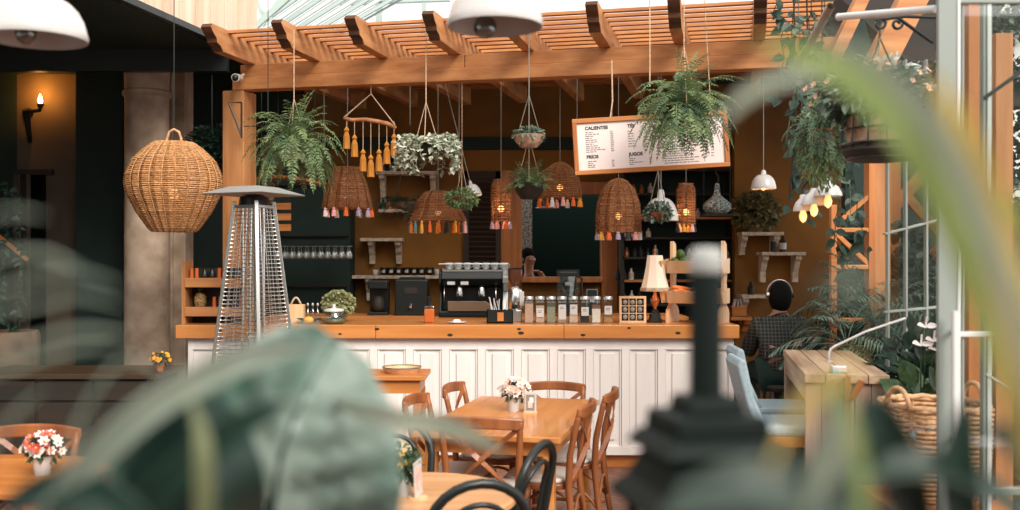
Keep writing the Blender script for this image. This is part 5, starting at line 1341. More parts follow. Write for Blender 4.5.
# worker behind the kitchen opening
pw = V(((529 - 510) * 12.0 / F, 12.0, 0)); hz = P(0, 259, 12.0).z
t = thing('person', 'kitchen worker in black with bare forearm raised in the wall opening', 'person', pw)
sh = .0
jw = dict(head=(0, 0, hz), neck=(0, .01, hz - .17), chest=(0, .01, hz - .38), pelvis=(0, .02, hz - .80), sh=[(-.18, 0, hz - .25), (.18, 0, hz - .25)], el=[(-.24, -.08, hz - .52), (.22, -.16, hz - .30)], wr=[(-.16, -.30, hz - .50), (.13, -.36, hz - .17)], hip=[(-.09, 0, hz - .88), (.09, 0, hz - .88)], kn=[(-.1, -.02, hz - 1.28), (.1, -.02, hz - 1.28)], an=[(-.1, .02, .09), (.1, .02, .09)], toe=[(-.1, -.15, .04), (.1, -.15, .04)])
jw['hd'] = [V((.3, -.9, 0)), V((-.35, -.5, .25))]
body(t, M['skinc'], **jw)
sj = [((0, .02, hz - .78), (.17, .14)), ((0, .01, hz - .45), (.19, .13)), ((0, 0, hz - .28), (.13, .10)), ((0, .01, hz - .17), (.07, .065))]; se = [(0, 1), (1, 2), (2, 3)]
for k in (0, 1):
    b = len(sj); sj += [(jw['sh'][k], .085), (tuple(D(jw['sh'][k]).lerp(D(jw['el'][k]), .8)), .065)]; se += [(1, b), (b, b + 1)]
skin('shirt', sj, se, M['hair'], t, 2)
tj = [((0, .02, hz - .8), (.17, .14))]; te = []
for k in (0, 1):
    b = len(tj); tj += [(jw['hip'][k], .11), (jw['kn'][k], .085), (tuple(D(jw['an'][k]) + V((0, 0, .05))), .06)]; te += [(0, b), (b, b + 1), (b + 1, b + 2)]
skin('trousers', tj, te, M['dark'], t, 1)
hc_ = V(jw['head']); MB().ball(hc_ + V((-.015, .03, .03)), .104, 20, 14, (.90, .95, 1.05)).build('hair', M['hair'], t, smooth=True)
face_mb(t, hc_, .5, M['skinc'])
for sx in (-1, 1): MB().ball(hc_ + Matrix.Rotation(.5, 3, 'Z') @ V((sx * .03, -.09, 0)), .010, 8, 6).build('eye', M['enamel'], t)
# mosaic panel in the kitchen
t = thing('mosaic_panel', 'narrow grey mosaic tile panel in the kitchen opening', 'panel', P(524, 225, 12.4))
MB().span(-.10, .10, 0, .02, -.5, .5).build('tiles', mat('mosaic', (.42, .46, .46), .4, col2=(.10, .12, .12), scale=45, detail=0), t); MB().span(-.11, .11, .02, .7, -P(524, 225, 12.4).z, .51).build('backing', M['dark'], t)
t = thing('hanging_hood_lamp', 'flat white oval lamp hanging high in the kitchen opening', 'lamp', P(547, 208, 11.9))
MB().lathe([(.001, .03), (.1, .02), (.14, 0), (.13, -.004), (.001, 0)], 20).build('shade', M['enamel'], t, smooth=True); cordpart(t, .02, .9, M['cordd'])
# ------------------------------------------------------------------ right side: posts, trellis, window grid, door
rt_ = thing('wooden_trellis', 'orange wooden frame with diagonal braces behind the vines', 'trellis', (0, 0, 0))
Yr = 6.9
def pbar(par, name, a, b, Y, w, h, m, Y2=None): return MB().beam(P(*a, Y), P(*b, Y2 or Y), w, h, up=(0, 1, 0.01)).build(name, m, par, bevel=.003)
zf = H * F / Yr + Y0
pbar(rt_, 'upright', (833, zf), (833, 205), Yr, .04, .05, M['oakz'])
pbar(rt_, 'upright', (871, zf), (871, 120), Yr, .045, .05, M['oakz'])
for y in (230, 267, 320): pbar(rt_, 'rail', (835, y), (870, y), Yr, .03, .04, M['oak'])
pbar(rt_, 'brace', (835, 233), (868, 264), Yr, .03, .035, M['oak']); pbar(rt_, 'brace', (835, 225), (869, 196), Yr, .03, .035, M['oak'])
t = thing('timber_post', 'thick pale orange timber post behind the hanging wire planter', 'post', (0, 0, 0))
pbar(t, 'post', (877, H * F / 7.1 + Y0), (877, 60), 7.1, .14, .14, M['pinez'])
# window grid
def steelbar(px0, py0, px1, py1, Y, w, name, par, m, d=.04): return MB().beam(P(px0, py0, Y), P(px1, py1, Y), w, d, up=(0, 1, .01)).build(name, m, par, bevel=.002)
wy = 5.6; b0 = H * F / wy + Y0
wg = thing('window_1', None, None, (0, 0, 0)); wg['kind'] = 'structure'
for px, w in ((888, .010), (906, .012), (926.5, .012), (945, .012)): steelbar(px, b0, px - 1, 60, wy, w, 'mullion', wg, M['frame'])
for ya, yb in ((234, 217), (312, 306)): steelbar(884, ya, 950, yb, wy, .012, 'glazing_bar', wg, M['frame'])
MB().span(P(886, 0, wy).x, P(950, 0, wy).x, wy + .012, wy + .016, 0, P(0, 60, wy).z).build('pane', M['glass'], wg)
# building behind the window: dark wall with timber
struct('wall_right', MB().span(2.75, 3.88, 8.2, 8.3, 0, 3.6), M['darkwall'])
t = thing('timber_bracing', 'crossed pale timber braces seen through the grid window', 'timber', (0, 0, 0))
pbar(t, 'brace', (895, 205), (935, 160), 7.6, .09, .05, M['pine']); pbar(t, 'brace', (905, 195), (945, 240), 7.6, .07, .05, M['pine']); pbar(t, 'post', (893, 400), (893, 120), 7.6, .1, .05, M['pinez'])
pbar(t, 'brace', (925, 262), (950, 235), 7.5, .05, .05, M['oak'])
# sloping roof timbers top right
t = thing('roof_timber', 'heavy pale roof timbers and dark boards at the top right', 'roof', (0, 0, 0))
pbar(t, 'rafter', (872, 78), (932, -40), 6.4, .17, .12, M['pine']); pbar(t, 'rafter', (918, 120), (975, 0), 6.8, .10, .12, M['walnut'])
pbar(t, 'rafter', (828, 70), (868, -15), 7.4, .09, .12, M['pine'])
mb = MB(); A, B, C, D_ = P(780, -60, 8.4), P(1000, -60, 8.4), P(1000, 150, 7.9), P(830, 120, 8.4)
mb.add([A, B, C, D_, A + V((0, .1, 0)), B + V((0, .1, 0)), C + V((0, .1, 0)), D_ + V((0, .1, 0))], [(0, 1, 2, 3), (7, 6, 5, 4), (0, 4, 5, 1), (1, 5, 6, 2), (2, 6, 7, 3), (3, 7, 4, 0)])
mb.build('boarding', mat('roof_board', (.018, .013, .009), .8, var=.3, scale=4, stretch=(.2, 1, 1)), t)

# steel glass door
dY = 3.6
dr = thing('door_3', None, None, (0, 0, 0)); dr['kind'] = 'structure'
def dbar(x0, x1, y0, y1, name, m, Y=dY, d=.022): 
    a = P(x0, y1, Y); b = P(x1, y0, Y)
    return MB().span(a.x, b.x, Y, Y + d, max(0, a.z), b.z).build(name, m, dr, bevel=.003)
dbar(938.5, 958, -60, 900, 'stile', M['frame'])
dbar(957.5, 961, -60, 900, 'edge_bead', M['framew'], dY - .005, .02); dbar(962, 964.5, -60, 900, 'edge_bead', M['frame'], dY + .01, .03)
dbar(983, 986, 2, 900, 'mullion', M['frame'], dY + .3, .03); dbar(987.5, 992, 2, 900, 'mullion', M['framew'], dY + .3, .03)
dbar(957, 1060, -3, 3, 'top_rail', M['frame'])
dbar(957, 1060, 332, 337, 'glazing_bar', M['framew']); dbar(992, 1060, 315.5, 318.5, 'glazing_bar', M['frame'], dY + .3, .02)
dbar(957, 1060, 488, 495, 'bottom_bar', M['frame'])
MB().beam(P(984, 98, dY + .3), P(1060, 45, dY + .3), .014, .014).build('closer_arm', M['black'], dr)
MB().beam(P(986, 371 + 3, dY + .3), P(1060, 420, dY + .3), .008, .008).build('lower_arm', M['framew'], dr)
h_ = MB().tube([P(954.5, 311, dY - .06), P(954.5, 520, dY - .06)], .0115, 12).build('door_handle', M['framew'], dr, smooth='auto')
for y in (330, 437): MB().cyl(P(954.5, y, dY - .06), P(954.5, y, dY) + V((0, .002, 0)), .007, n=8).build('standoff', M['framew'], dr)
MB().span(P(959, 0, dY).x, P(1060, 0, dY).x, dY + .02, dY + .024, P(0, 490, dY).z, P(0, 2, dY).z).build('pane', M['glass'], dr)
t = thing('timber_post', 'knotty orange timber post seen through the glass door', 'post', (0, 0, 0))
pbar(t, 'post', (974.5, H * F / 4.6 + Y0), (974.5, -60), 4.6, .095, .09, M['oakz'])
t = thing('timber_post', 'pale pinkish timber post at the photo edge behind the glass door', 'post', (0, 0, 0))
pbar(t, 'post', (1000, H * F / 4.9 + Y0), (1000, 35), 4.9, .085, .09, M['pinez'])
# pipes at top
t = thing('handrail_pipe', 'pale steel pipe running from the door frame towards the pergola', 'pipe', (0, 0, 0))
MB().tube([P(936, 9, 3.7), P(838, 17, 4.2)], .0145, 14).build('pipe', M['framew'], t, smooth='auto'); MB().ball(P(839, 17, 4.19), .0155, 12, 8).build('end_cap', M['framew'], t, smooth=True)
t = thing('hanging_bamboo_pipe', 'short brown hollow pipe slanting down beside the pale steel pipe', 'pipe', (0, 0, 0))
MB().tube([P(831, 6, 4.1), P(811, 42, 4.3), P(795, 70, 4.5)], .017, 14, cap=False).build('pipe', mat('bronze_pipe', (.36, .30, .23), .4, metal=.5), t, smooth='auto')
# iron scroll bracket and hanging wire planter
sb = thing('scroll_bracket', 'black iron scroll bracket holding the wire planter', 'bracket', (0, 0, 0)); Ysb = 4.5
sp = lambda pts, r=.008: MB().tube([P(x, y, Ysb) for x, y in pts], r, 6)
sp([(876, 20), (905, 16.5), (938, 17.5)]).build('top_bar', M['black'], sb); sp([(898, 18), (912, 28), (933, 43)]).build('stay', M['black'], sb)
def spiral(cx, cy, r0, turns, ph): return [(cx + r0 * (1 - k / 30 * .75) * math.cos(ph + turns * 2 * PI * k / 24), cy + r0 * (1 - k / 30 * .75) * math.sin(ph + turns * 2 * PI * k / 24)) for k in range(25)]
sp(spiral(880, 24, 6, 1.0, -1.2), .007).build('scroll', M['black'], sb); sp(spiral(897, 24, 5.5, 1.0, 0), .007).build('scroll', M['black'], sb)
MB().beam(P(938, 14, Ysb), P(938, 50, Ysb), .02, .02).build('back_plate', M['black'], sb)
hbk = thing('hanging_wire_planter', 'black wire basket planter with coir liner, pink flowers and white leaves', 'hanging plant', P(881, 118, Ysb))
r = .165
MB().lathe([(.001, -.15), (.10, -.145), (.145, -.12), (.155, -.0), (.145, 0), (.13, -.1), (.001, -.12)], 28).build('liner', M['coir'], hbk, smooth='auto')
MB().lathe([(.12, -.12), (.165, -.125), (.172, -.15), (.15, -.185), (.05, -.2), (.001, -.2)], 28).build('tray', M['walnut'], hbk, smooth='auto')
mb = MB()
for z, rr_ in ((0.005, .165), (-.055, .168), (-.12, .175), (-.185, .15)): mb.tube([(rr_ * math.cos(a * PI / 14), rr_ * math.sin(a * PI / 14), z) for a in range(28)], .0055, 6, closed=True)
for k in range(14):
    a = 2 * PI * k / 14; mb.tube([(.165 * math.cos(a), .165 * math.sin(a), .005), (.168 * math.cos(a), .168 * math.sin(a), -.055), (.175 * math.cos(a), .175 * math.sin(a), -.12), (.15 * math.cos(a), .15 * math.sin(a), -.185)], .0045, 5)
mb.build('wire_frame', M['black'], hbk)
bush_mb(900, .26, .18, .12, .06, 61, shell=.35, W=.6).build('foliage', M['ggrey'], hbk, loc=(-.02, 0, .10))
bush_mb(240, .25, .17, .17, .05, 62, shell=.5, W=.45).build('foliage', M['wleaf'] if 'wleaf' in M else leafmat('white_leaf', (.62, .66, .60), (.28, .34, .28)), hbk, loc=(-.03, 0, .12))
flowers_mb(40, .33, .18, .17, .042, 63, petals=5).build('blossom', [mat('coral_petal', (.85, .42, .28), .6, col2=(.88, .55, .50), scale=12), M['yellow']], hbk, loc=(-.02, -.02, .09))
for k in range(3):
    a = 2 * PI * k / 3; MB().tube([(.16 * math.cos(a), .16 * math.sin(a), 0), (-.005, 0, .36)], .004, 5).build('chain', M['black'], hbk)
MB().tube([(-.005, 0, .36), (-.005, 0, .43)], .005, 5).build('hook', M['black'], hbk)
# climbing vines
Yv = 6.2
def vp(pts): return [P(x, y, Yv + U(-.12, .12)) for x, y in pts]
vt = thing('climbing_vine', 'tangle of round leafed vines trailing down past the cluster lamp', 'vine', (0, 0, 0))
vine_mb([vp([(795, -10), (792, 40), (800, 90), (790, 130), (797, 175), (785, 215)]), vp([(812, -10), (806, 60), (812, 120), (806, 170), (812, 230)]), vp([(780, -10), (783, 60), (778, 110)]), vp([(825, 0), (820, 60), (826, 120), (840, 180), (836, 240), (848, 285)]), vp([(835, 90), (850, 150), (858, 210), (866, 265)]), vp([(770, 10), (800, 30), (830, 60)]), vp([(776, 0), (770, 28)])], .075, 71, W=.75, gap=.06).build('dark_foliage', M['gdark'], vt)
vine_mb([vp([(800, 0), (797, 60), (803, 110), (798, 150)]), vp([(818, 20), (812, 70), (806, 120), (800, 170)]), vp([(850, 100), (846, 170), (853, 230)]), vp([(796, 70), (789, 118), (786, 160)])], .075, 72, W=.7, gap=.09).build('grey_foliage', M['ggrey'], vt)
for px in (793, 806): MB().tube([P(px, -40, Yv), P(px + 3, 120, Yv), P(px - 4, 200, Yv)], .006, 5).build('stem', M['walnut'], vt)
t = thing('asparagus_fern', 'feathery mid green fern mass hanging from the wire planter side', 'fern', P(822, 130, 5.2))
fern_mb(50, .26, 1.4, .03, (-.2, 1.2), 73, 16).build('foliage', M['fernd'], t); bush_mb(1500, .13, .1, .26, .035, 74, shell=.1, W=.35).build('foliage', M['fern'], t, loc=(0, 0, -.05))
bowl(.08, .08).build('pot', M['terra'], t); MB().tube([(0, 0, 0), (0, 0, 1.2)], .004, 5).build('cord', M['cordd'], t)
# palms and plants around the bar table
def palm_mb(n, L, seed, el=(.3, 1.3), w=.2, droop=.09, steps=16):
    rnd = random.Random(seed); mb = MB()
    for i in range(n):
        az = 2 * PI * i / n + rnd.uniform(-.3, .3); e = rnd.uniform(*el); l = L * rnd.uniform(.7, 1.1)
        p = V((0, 0, 0)); d = V((math.cos(az) * math.cos(e), math.sin(az) * math.cos(e), math.sin(e))); ds = l / steps; pts = [p.copy()]
        for k in range(steps):
            d = (d + V((0, 0, -droop))).normalized(); p = p + d * ds; pts.append(p.copy()); t_ = (k + 1) / steps
            if t_ > .25:
                sd = d.cross(V((0, 0, 1)));
                if sd.length < .05: sd = V((1, 0, 0))
                sd.normalize()
                for sg in (-1, 1): mb.leaf(p, sd * sg + d * .9 + V((0, 0, rnd.uniform(-.35, .2))), V((0, 0, 1)), w * math.sin(PI * (t_ * .75 + .2)) , .017, .3)
        mb.tube(pts, .004, 5)
    return mb
M['palm'] = leafmat('palm_leaf', (.10, .17, .12), (.035, .075, .055), scale=14)
def floor_plant(name, label, x, Y, z, mbf, m, pot=(.14, .3), extra=None):
    t = thing(name, label, 'plant', (x, Y, 0))
    MB().lathe([(.001, 0), (pot[0] * .75, 0), (pot[0], pot[1]), (pot[0] * .9, pot[1]), (.001, pot[1] * .9)], 20).build('pot', M['terra'], t, smooth='auto')
    MB().tube([(0, 0, pot[1] * .9), (.01, 0, z)], .02, 8).build('trunk', M['walnut'], t)
    mbf.build('foliage', m, t, loc=(0.01, 0, z)); return t
floor_plant('potted_palm', 'feathery dark palm behind the plank bar table', P(872, 0, 6.6).x, 6.6, 1.22, palm_mb(24, .66, 81), M['palm'])
floor_plant('potted_palm', 'smaller greyer palm close behind the bar table corner', P(850, 0, 6.3).x, 6.4, 1.08, palm_mb(18, .50, 82, w=.17), M['ggrey'])
floor_plant('potted_palm', 'low dark palm in the planting beside the cane basket', P(915, 0, 5.9).x, 6.0, .9, palm_mb(18, .5, 83), M['gdark'])
t = thing('leafy_shrub', 'broad leafed dark green shrub behind the cane basket', 'plant', (P(905, 0, 5.2).x + .12, 5.25, 0))
bush_mb(420, .24, .2, .40, .13, 84, shell=.2, W=.45).build('foliage', M['gdark'], t, loc=(0, 0, .86)); bush_mb(26, .2, .18, .22, .2, 85, shell=.2, W=.5).build('foliage', M['green'], t, loc=(0, 0, .95))
MB().lathe([(.001, 0), (.13, 0), (.17, .45), (.15, .45), (.001, .4)], 20).build('pot', M['terra'], t); MB().tube([(0, 0, .4), (0, 0, .8)], .02, 6).build('stem', M['walnut'], t)
t = thing('anthurium', 'white anthurium flowers rising beside the steel door frame', 'plant', (P(929, 0, 4.8).x, 4.85, 0))
MB().lathe([(.001, 0), (.1, 0), (.13, .5), (.11, .5), (.001, .45)], 20).build('pot', M['terra'], t)
for (x, y) in ((926, 327), (934, 341), (921, 345), (937, 350)):
    q = P(x, y, 4.8) - t.location
    MB().tube([(0, 0, .5), (q.x * .5, 0, q.z * .7), tuple(q)], .004, 5).build('stem', M['green'], t)
    mb = MB(); mb.leaf(q, (-.8, -.3, .25), (0, -.6, 1), .055, .05, .1); mb.leaf(q, (.9, -.3, .2), (0, -.6, 1), .06, .05, .1); mb.tube([q, q + V((0, -.01, .05))], .005, 5); mb.build('blossom', M['wpet'], t)
bush_mb(34, .12, .1, .22, .2, 86, shell=.2, W=.5).build('foliage', M['green'], t, loc=(0, 0, .82))
# dark planting strip filling the lower right, outdoor side
t = thing('hedge', 'dark leafy hedge behind the glass door', 'hedge', (3.2, 6.6, 0))
bush_mb(2600, .75, .35, .85, .12, 87, shell=.5, W=.6).build('foliage', M['gdark'], t, loc=(0, 0, .86)); MB().tube([(0, 0, 0), (0, 0, .8)], .05, 6).build('stem', M['walnut'], t)
t = thing('hedge', 'dark climber mass on the wall behind the grid window', 'hedge', (2.75, 7.3, 0))
bush_mb(1500, .5, .25, .95, .10, 88, shell=.5, W=.6).build('foliage', M['gdark'], t, loc=(0, 0, .98)); MB().tube([(0, 0, 0), (0, 0, .8)], .05, 6).build('stem', M['walnut'], t)
# outdoor bit at far right
wo = mat('outdoor_plaster', (.80, .78, .74), .8)
struct('wall_outside', MB().span(3.8, 5.6, 8.6, 8.7, 0, 3.9), wo)
t = thing('balcony_planter', 'box of pink flowers on the pale house wall at the right edge', 'planter', P(1012, 85, 6.5))
MB().span(-.15, .25, -.08, .08, -.15, -.03).build('box_body', M['walnut'], t, bevel=.005)
bush_mb(500, .22, .12, .14, .06, 91, shell=.2).build('foliage', M['gdark'], t, loc=(.03, 0, .04)); flowers_mb(26, .2, .12, .13, .05, 92).build('blossom', [M['pink'], M['yellow']], t, loc=(.02, -.02, .05))
MB().beam((0, .05, -.1), (0, 1.0, -.1), .04, .04).build('bracket', M['black'], t)
t = thing('outdoor_tree', 'dark green tree beyond the glass door at the right edge', 'tree', (P(1030, 0, 6.9).x, 7.0, 0))
bush_mb(1500, .38, .35, .65, .09, 93, shell=.2).build('foliage', M['gdark'], t, loc=(0, 0, 2.05)); MB().tube([(0, 0, 0), (0, 0, 2)], .05, 8).build('trunk', M['walnut'], t)
t = thing('hanging_branch', 'grey green branch hanging outside above the glass door', 'branch', P(993, 20, 5.2))
bush_mb(450, .16, .12, .17, .05, 94, shell=.1).build('foliage', M['ggrey'], t); MB().tube([(0, 0, 0), (.2, 0, .3), (.5, 0, .6)], .008, 6).build('stem', M['walnut'], t)

# ------------------------------------------------------------------ out of focus plants close to the camera
deep_ = leafmat('deep_leaf', (.03, .075, .055), (.012, .035, .028), rough=.35, scale=8, trans=.1)
def bleaf(t, path, w, m, facing=0.0, fold=.15, ripple=0.0, rn=9, name='leaf', nx=8, ns=28, tip=.9, base=.35, thick=.0015, peak=.55):
    "broad leaf along path [(px,py,Y)...]; w = widest width in px at that depth"
    pts = [P(*q) for q in path]
    # resample with catmull-rom
    def cr(u):
        n = len(pts) - 1; k = min(n - 1, int(u * n)); f = u * n - k
        p0 = pts[max(0, k - 1)]; p1 = pts[k]; p2 = pts[k + 1]; p3 = pts[min(n, k + 2)]
        return .5 * ((2 * p1) + (p2 - p0) * f + (2 * p0 - 5 * p1 + 4 * p2 - p3) * f * f + (3 * p1 - p0 - 3 * p2 + p3) * f ** 3)
    mb = MB(); vs = []; fs = []
    for i in range(ns + 1):
        u = i / ns; c = cr(u); tg = (cr(min(1, u + .02)) - cr(max(0, u - .02))).normalized()
        vd = (c - V((0, 0, H))).normalized(); sd = tg.cross(vd).normalized(); sd = (Matrix.Rotation(facing, 3, tg) @ sd); nn = sd.cross(tg)
        prof = (math.sin(PI * min(1, (u / peak) * .5)) if u < peak else math.cos(PI / 2 * ((u - peak) / (1 - peak)) ** 1.25)) ** .85 if u > 0 else 0
        prof = max(base * (1 - u / peak) if u < peak else 0, prof)
        ww = w * path[0][2] / F * .5 * prof
        for k in range(-nx, nx + 1):
            s = k / nx; z = -fold * abs(s) * ww + ripple * ww * math.sin((u * rn - abs(s) * 1.6) * 2 * PI) * min(1, abs(s) * 3) * (1 - abs(s) * .5)
            vs.append(c + sd * (s * ww) + nn * z - nn * fold * ww * s * s * .8)
    W_ = 2 * nx + 1
    for i in range(ns):
        for k in range(2 * nx): fs.append((i * W_ + k, i * W_ + k + 1, (i + 1) * W_ + k + 1, (i + 1) * W_ + k))
    mb.add([v - t.location for v in vs], fs); o = mb.build(name, m, t, smooth=True)
    sdm = o.modifiers.new('t', 'SOLIDIFY'); sdm.thickness = thick
    mr = MB().tube([cr(i / 12) + (V((0, 0, H)) - cr(i / 12)).normalized() * .0012 - t.location for i in range(13)], [(.008 if m.name == 'glossy_leaf' else .0035) * (1 - i / 14) * path[0][2] for i in range(13)], 6)
    mr.build('midrib', deep_ if m.name == 'glossy_leaf' else m, o, smooth=True)
    return o
big = leafmat('glossy_leaf', (.46, .54, .48), (.09, .20, .15), rough=.18, scale=11, trans=.12)
white_ = leafmat('whitish_leaf', (.62, .66, .54), (.46, .52, .40), rough=.35, scale=6, trans=.3)
pale = leafmat('pale_leaf', (.36, .44, .36), (.20, .28, .22), rough=.35, scale=10, trans=.25)
lime = leafmat('lime_leaf', (.62, .74, .32), (.46, .60, .24), rough=.35, scale=6, trans=.35)
gold = leafmat('golden_leaf', (.95, .78, .26), (.85, .70, .24), rough=.4, scale=8, trans=.35)
mid = leafmat('midgreen_leaf', (.15, .20, .16), (.03, .06, .045), rough=.35, scale=9, trans=.15)
deep = leafmat('deep_leaf', (.03, .075, .055), (.012, .035, .028), rough=.35, scale=8, trans=.1)
def pot_down(t, r=.13):
    MB().lathe([(.001, 0), (r * .7, 0), (r, .3), (r * .9, .3), (.001, .26)], 20).build('pot', M['terra'], t, smooth='auto')
    MB().tube([(0, 0, .26), (0, 0, .8)], .012, 6).build('stem', M['green'], t)
A_ = thing('peace_lily', 'big blurred broad leafed plant close in front of the heater', 'plant', (-.22, 1.0, 0)); pot_down(A_)
bleaf(A_, [(258, 800, 1.0), (262, 680, .98), (268, 570, .96), (278, 468, .95), (302, 400, .97), (336, 340, 1.02)], 204, big, .15, .5, .22, 10, peak=.52, base=.1)
bleaf(A_, [(232, 700, .97), (236, 600, .96), (232, 520, .72), (215, 440, .7), (190, 400, .69)], 60, deep, .6, .1)
bleaf(A_, [(205, 640, .64), (204, 560, .62), (204, 470, .6), (201, 430, .6), (190, 396, .6)], 19, leafmat('stalk_leaf', (.42, .46, .26), (.30, .36, .18)), 0, .05, peak=.3, base=.9, name='stalk')
bleaf(A_, [(330, 400, 1.00), (390, 418, .8), (450, 427, .85), (505, 452, .9)], 20, white_, .2, .1, peak=.4)
B_ = thing('arching_plant', 'blurred arching pale leaves crossing the lower left corner', 'plant', (-.40, .62, 0)); pot_down(B_)
bleaf(B_, [(-30, 640, .62), (30, 540, .62), (85, 465, .62), (150, 405, .63), (225, 364, .65), (275, 350, .68), (318, 344, .7)], 38, leafmat('light_leaf', (.52, .60, .50), (.30, .38, .31), rough=.3, scale=9, trans=.2), .5, .2, peak=.5)
bleaf(B_, [(120, 760, .74), (130, 640, .74), (150, 540, .74), (172, 450, .74), (200, 392, .74)], 95, deep, .3, .2)
bleaf(B_, [(230, 800, .78), (210, 680, .78), (185, 580, .78), (150, 500, .78), (110, 450, .78)], 70, deep, -.3, .2)
bleaf(B_, [(60, 700, .66), (90, 600, .66), (150, 500, .66), (230, 430, .66), (290, 400, .67)], 34, deep, .2, .2)
bleaf(B_, [(200, 700, .6), (170, 600, .62), (120, 520, .62), (60, 490, .62), (0, 510, .62)], 50, deep, .2, .2)
def frond(t, path, w, m): bleaf(t, path, w, m, .2, .1, ns=20, nx=3, peak=.5, base=.3, name='frond')
for path, w in (([(-70, 226, .5), (-10, 216, .5), (20, 212, .5), (47, 216, .5)], 4), ([(-60, 285, .5), (0, 258, .5), (45, 255, .5), (82, 270, .5)], 7), ([(-60, 300, .5), (20, 284, .5), (70, 272, .5), (122, 286, .5)], 6),
                ([(-60, 315, .5), (30, 306, .5), (80, 296, .5), (125, 306, .5)], 5), ([(-60, 370, .5), (20, 345, .5), (80, 332, .5), (135, 336, .5)], 6), ([(-60, 390, .52), (10, 368, .52), (70, 350, .52), (112, 345, .52)], 7), ([(60, 470, .55), (90, 400, .55), (125, 358, .55), (162, 372, .55)], 5), ([(-50, 520, .55), (-20, 470, .55), (10, 420, .55), (45, 388, .55)], 6)):
    frond(B_, path, w, leafmat('frond_leaf', (.50, .58, .47), (.30, .39, .31)))
C_ = thing('dracaena', 'blurred green and yellow strap leaves arching across the upper right', 'plant', (.32, .50, 0)); pot_down(C_, .1)
bleaf(C_, [(1060, 560, .5), (1028, 430, .48), (992, 310, .46), (950, 205, .45), (895, 118, .44), (830, 68, .43), (750, 40, .42)], 42, lime, .35, .12, peak=.45)
bleaf(C_, [(1070, 560, .40), (1035, 400, .40), (1000, 275, .40), (955, 165, .40), (912, 100, .40), (862, 58, .40), (800, 30, .40)], 26, white_, .3, .1, peak=.5)
bleaf(C_, [(1060, 640, .48), (1036, 480, .46), (1018, 360, .45), (995, 240, .44), (965, 140, .43), (930, 70, .43)], 34, gold, .3, .1, peak=.5)
bleaf(C_, [(1090, 520, .45), (1060, 400, .44), (1030, 300, .43), (1000, 235, .43), (975, 190, .43)], 20, gold, .5, .1, peak=.5)
bleaf(C_, [(1110, 330, .45), (1060, 260, .45), (1010, 205, .45), (960, 160, .45), (905, 100, .45), (870, 30, .45)], 12, lime, .3, .1, peak=.4)
bleaf(C_, [(840, 80, .5), (790, 78, .5), (745, 98, .5), (722, 125, .5)], 18, white_, .4, .1, peak=.4)
D2 = thing('rubber_plant', 'blurred dark and grey leaves filling the lower right corner', 'plant', (.36, .85, 0)); pot_down(D2)
bleaf(D2, [(930, 650, 0.612), (920, 550, 0.605), (898, 475, 0.590), (876, 420, 0.576), (866, 395, 0.576)], 48, deep, .4, .2)
bleaf(D2, [(960, 680, 0.576), (962, 560, 0.576), (955, 470, 0.576), (965, 400, 0.576)], 44, deep, .5, .2)
bleaf(D2, [(780, 640, 0.504), (800, 540, 0.504), (818, 470, 0.504), (835, 420, 0.504), (822, 372, 0.504)], 30, pale, .5, .15)
bleaf(D2, [(1060, 560, 0.576), (1000, 500, 0.576), (930, 470, 0.576), (850, 478, 0.576), (780, 500, 0.576)], 44, mid, .8, .2)
bleaf(D2, [(980, 700, 0.504), (900, 570, 0.504), (830, 510, 0.504), (740, 490, 0.504), (660, 520, 0.504)], 70, mid, .6, .2)
bleaf(D2, [(1080, 600, 0.540), (1060, 520, 0.540), (1020, 450, 0.540), (985, 430, 0.540)], 40, deep, .4, .2)
0 and bleaf(D2, [(860, 640, 0.648), (858, 540, 0.648), (846, 440, 0.648), (830, 350, 0.648), (838, 285, 0.648)], 9, leafmat('flower_stalk', (.30, .36, .16), (.22, .28, .12)), 0, .1, peak=.3, base=1, name='stalk')
bleaf(D2, [(905, 330, 0.302), (870, 300, 0.302), (840, 288, 0.302), (815, 292, 0.302)], 12, pale, .3, .1, peak=.5)
bleaf(D2, [(850, 640, 0.432), (862, 520, 0.432), (852, 430, 0.432), (828, 365, 0.432)], 14, lime, .3, .1, peak=.5)

bleaf(D2, [(770, 470, .40), (790, 425, .40), (812, 395, .40), (838, 380, .40), (858, 352, .40)], 16, gold, .3, .1, peak=.5)
bleaf(D2, [(800, 520, .42), (822, 480, .42), (838, 440, .42), (832, 405, .42)], 18, white_, .3, .1, peak=.5)
bleaf(D2, [(870, 262, .38), (850, 278, .38), (832, 300, .38)], 9, white_, .3, .1, peak=.5)
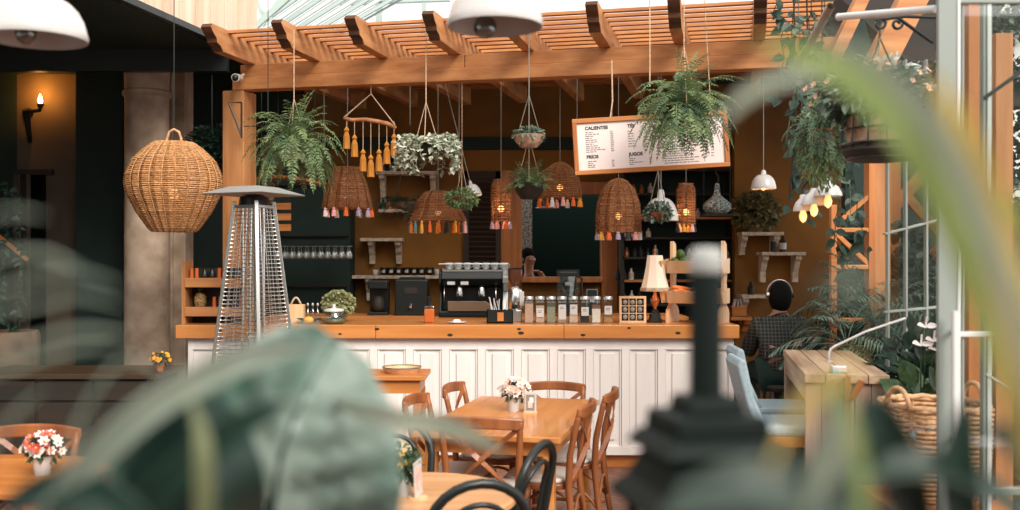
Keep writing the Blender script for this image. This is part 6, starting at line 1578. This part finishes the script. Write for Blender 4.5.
# ------------------------------------------------------------------ blurred lantern post close to the camera
M['lblack'] = mat('lantern_black', (.006, .013, .011), .65, spec=.25)
YL = .98
q = P(706, 0, YL)
ln = thing('garden_lantern', 'black lantern roof with a tall finial post and white tip, blurred close up', 'lantern', (q.x, YL, 0))
zz = lambda y: P(0, y, YL).z
MB().lathe([(.0158, zz(268)), (.0165, zz(405))], 16).build('post', M['lblack'], ln, smooth='auto')
MB().lathe([(.001, zz(247)), (.013, zz(248)), (.0165, zz(253)), (.0165, zz(272)), (.015, zz(274))], 16).build('cap', mat('grey_cap', (.50, .52, .50), .5), ln, smooth='auto')
u_ = YL / F
for (y0, y1, w0, w1) in ((395, 412, 52, 60), (412, 432, 92, 96), (432, 448, 104, 130)):
    mb = MB(); mb.lathe([(.001, zz(y0)), (w0 * u_ / 2 * 1.414, zz(y0)), (w1 * u_ / 2 * 1.414, zz(y1)), (.001, zz(y1))], 4); mb.build('collar', M['lblack'], ln, rot=(0, 0, PI / 4 + .2), bevel=.003)
mb = MB(); mb.lathe([(.06, zz(440)), (68 * u_ * 1.3, zz(482)), (84 * u_ * 1.3, zz(498)), (84 * u_ * 1.3, zz(504)), (.06, zz(504))], 4); mb.build('roof', M['lblack'], ln, rot=(0, 0, PI / 4 + .2), bevel=.002)
mb = MB(); r_ = .065
for sx in (-1, 1):
    for sy in (-1, 1): MB().span(sx * r_ - .005, sx * r_ + .005, sy * r_ - .005, sy * r_ + .005, zz(504) - .22, zz(504)).build('corner_bar', M['lblack'], ln)
MB().span(-.075, .075, -.075, .075, zz(504) - .24, zz(504) - .22).build('base', M['lblack'], ln)
MB().cyl((0, 0, 0), (0, 0, zz(504) - .24), .02, n=12).build('pole', M['lblack'], ln); MB().lathe([(.001, 0), (.12, 0), (.12, .015), (.02, .03)], 24).build('foot', M['lblack'], ln)

# ------------------------------------------------------------------ light, world, camera
sc_ = bpy.context.scene
w = bpy.data.worlds.new('World'); sc_.world = w; w.use_nodes = True
nt = w.node_tree; bg = nt.nodes['Background']
bg.inputs['Color'].default_value = (1.0, .955, .94, 1); bg.inputs['Strength'].default_value = 1.3
s = bpy.data.lights.new('sun', 'SUN'); s.energy = 3.6; s.angle = .5; s.color = (1, .93, .84)
so = bpy.data.objects.new('sun', s); COL.objects.link(so); so.rotation_euler = (math.radians(52), 0, math.radians(28))
cam = bpy.data.cameras.new('camera'); co = bpy.data.objects.new('camera', cam); COL.objects.link(co)
co.location = (0, 0, H); co.rotation_euler = (PI / 2, 0, 0)
cam.sensor_width = 36; cam.lens = 36 * F / 1020; cam.shift_y = 3 / 1020; cam.clip_start = .05; cam.clip_end = 200
cam.dof.use_dof = True; cam.dof.focus_distance = 7.6; cam.dof.aperture_fstop = cam.lens / 1000 / .0155 ; cam.dof.aperture_blades = 0
sc_.camera = co
v = sc_.view_settings; v.view_transform = 'Standard'; v.look = 'None'; v.gamma = 1; v.exposure = 0.18
try: v.use_curve_mapping = False
except Exception: pass
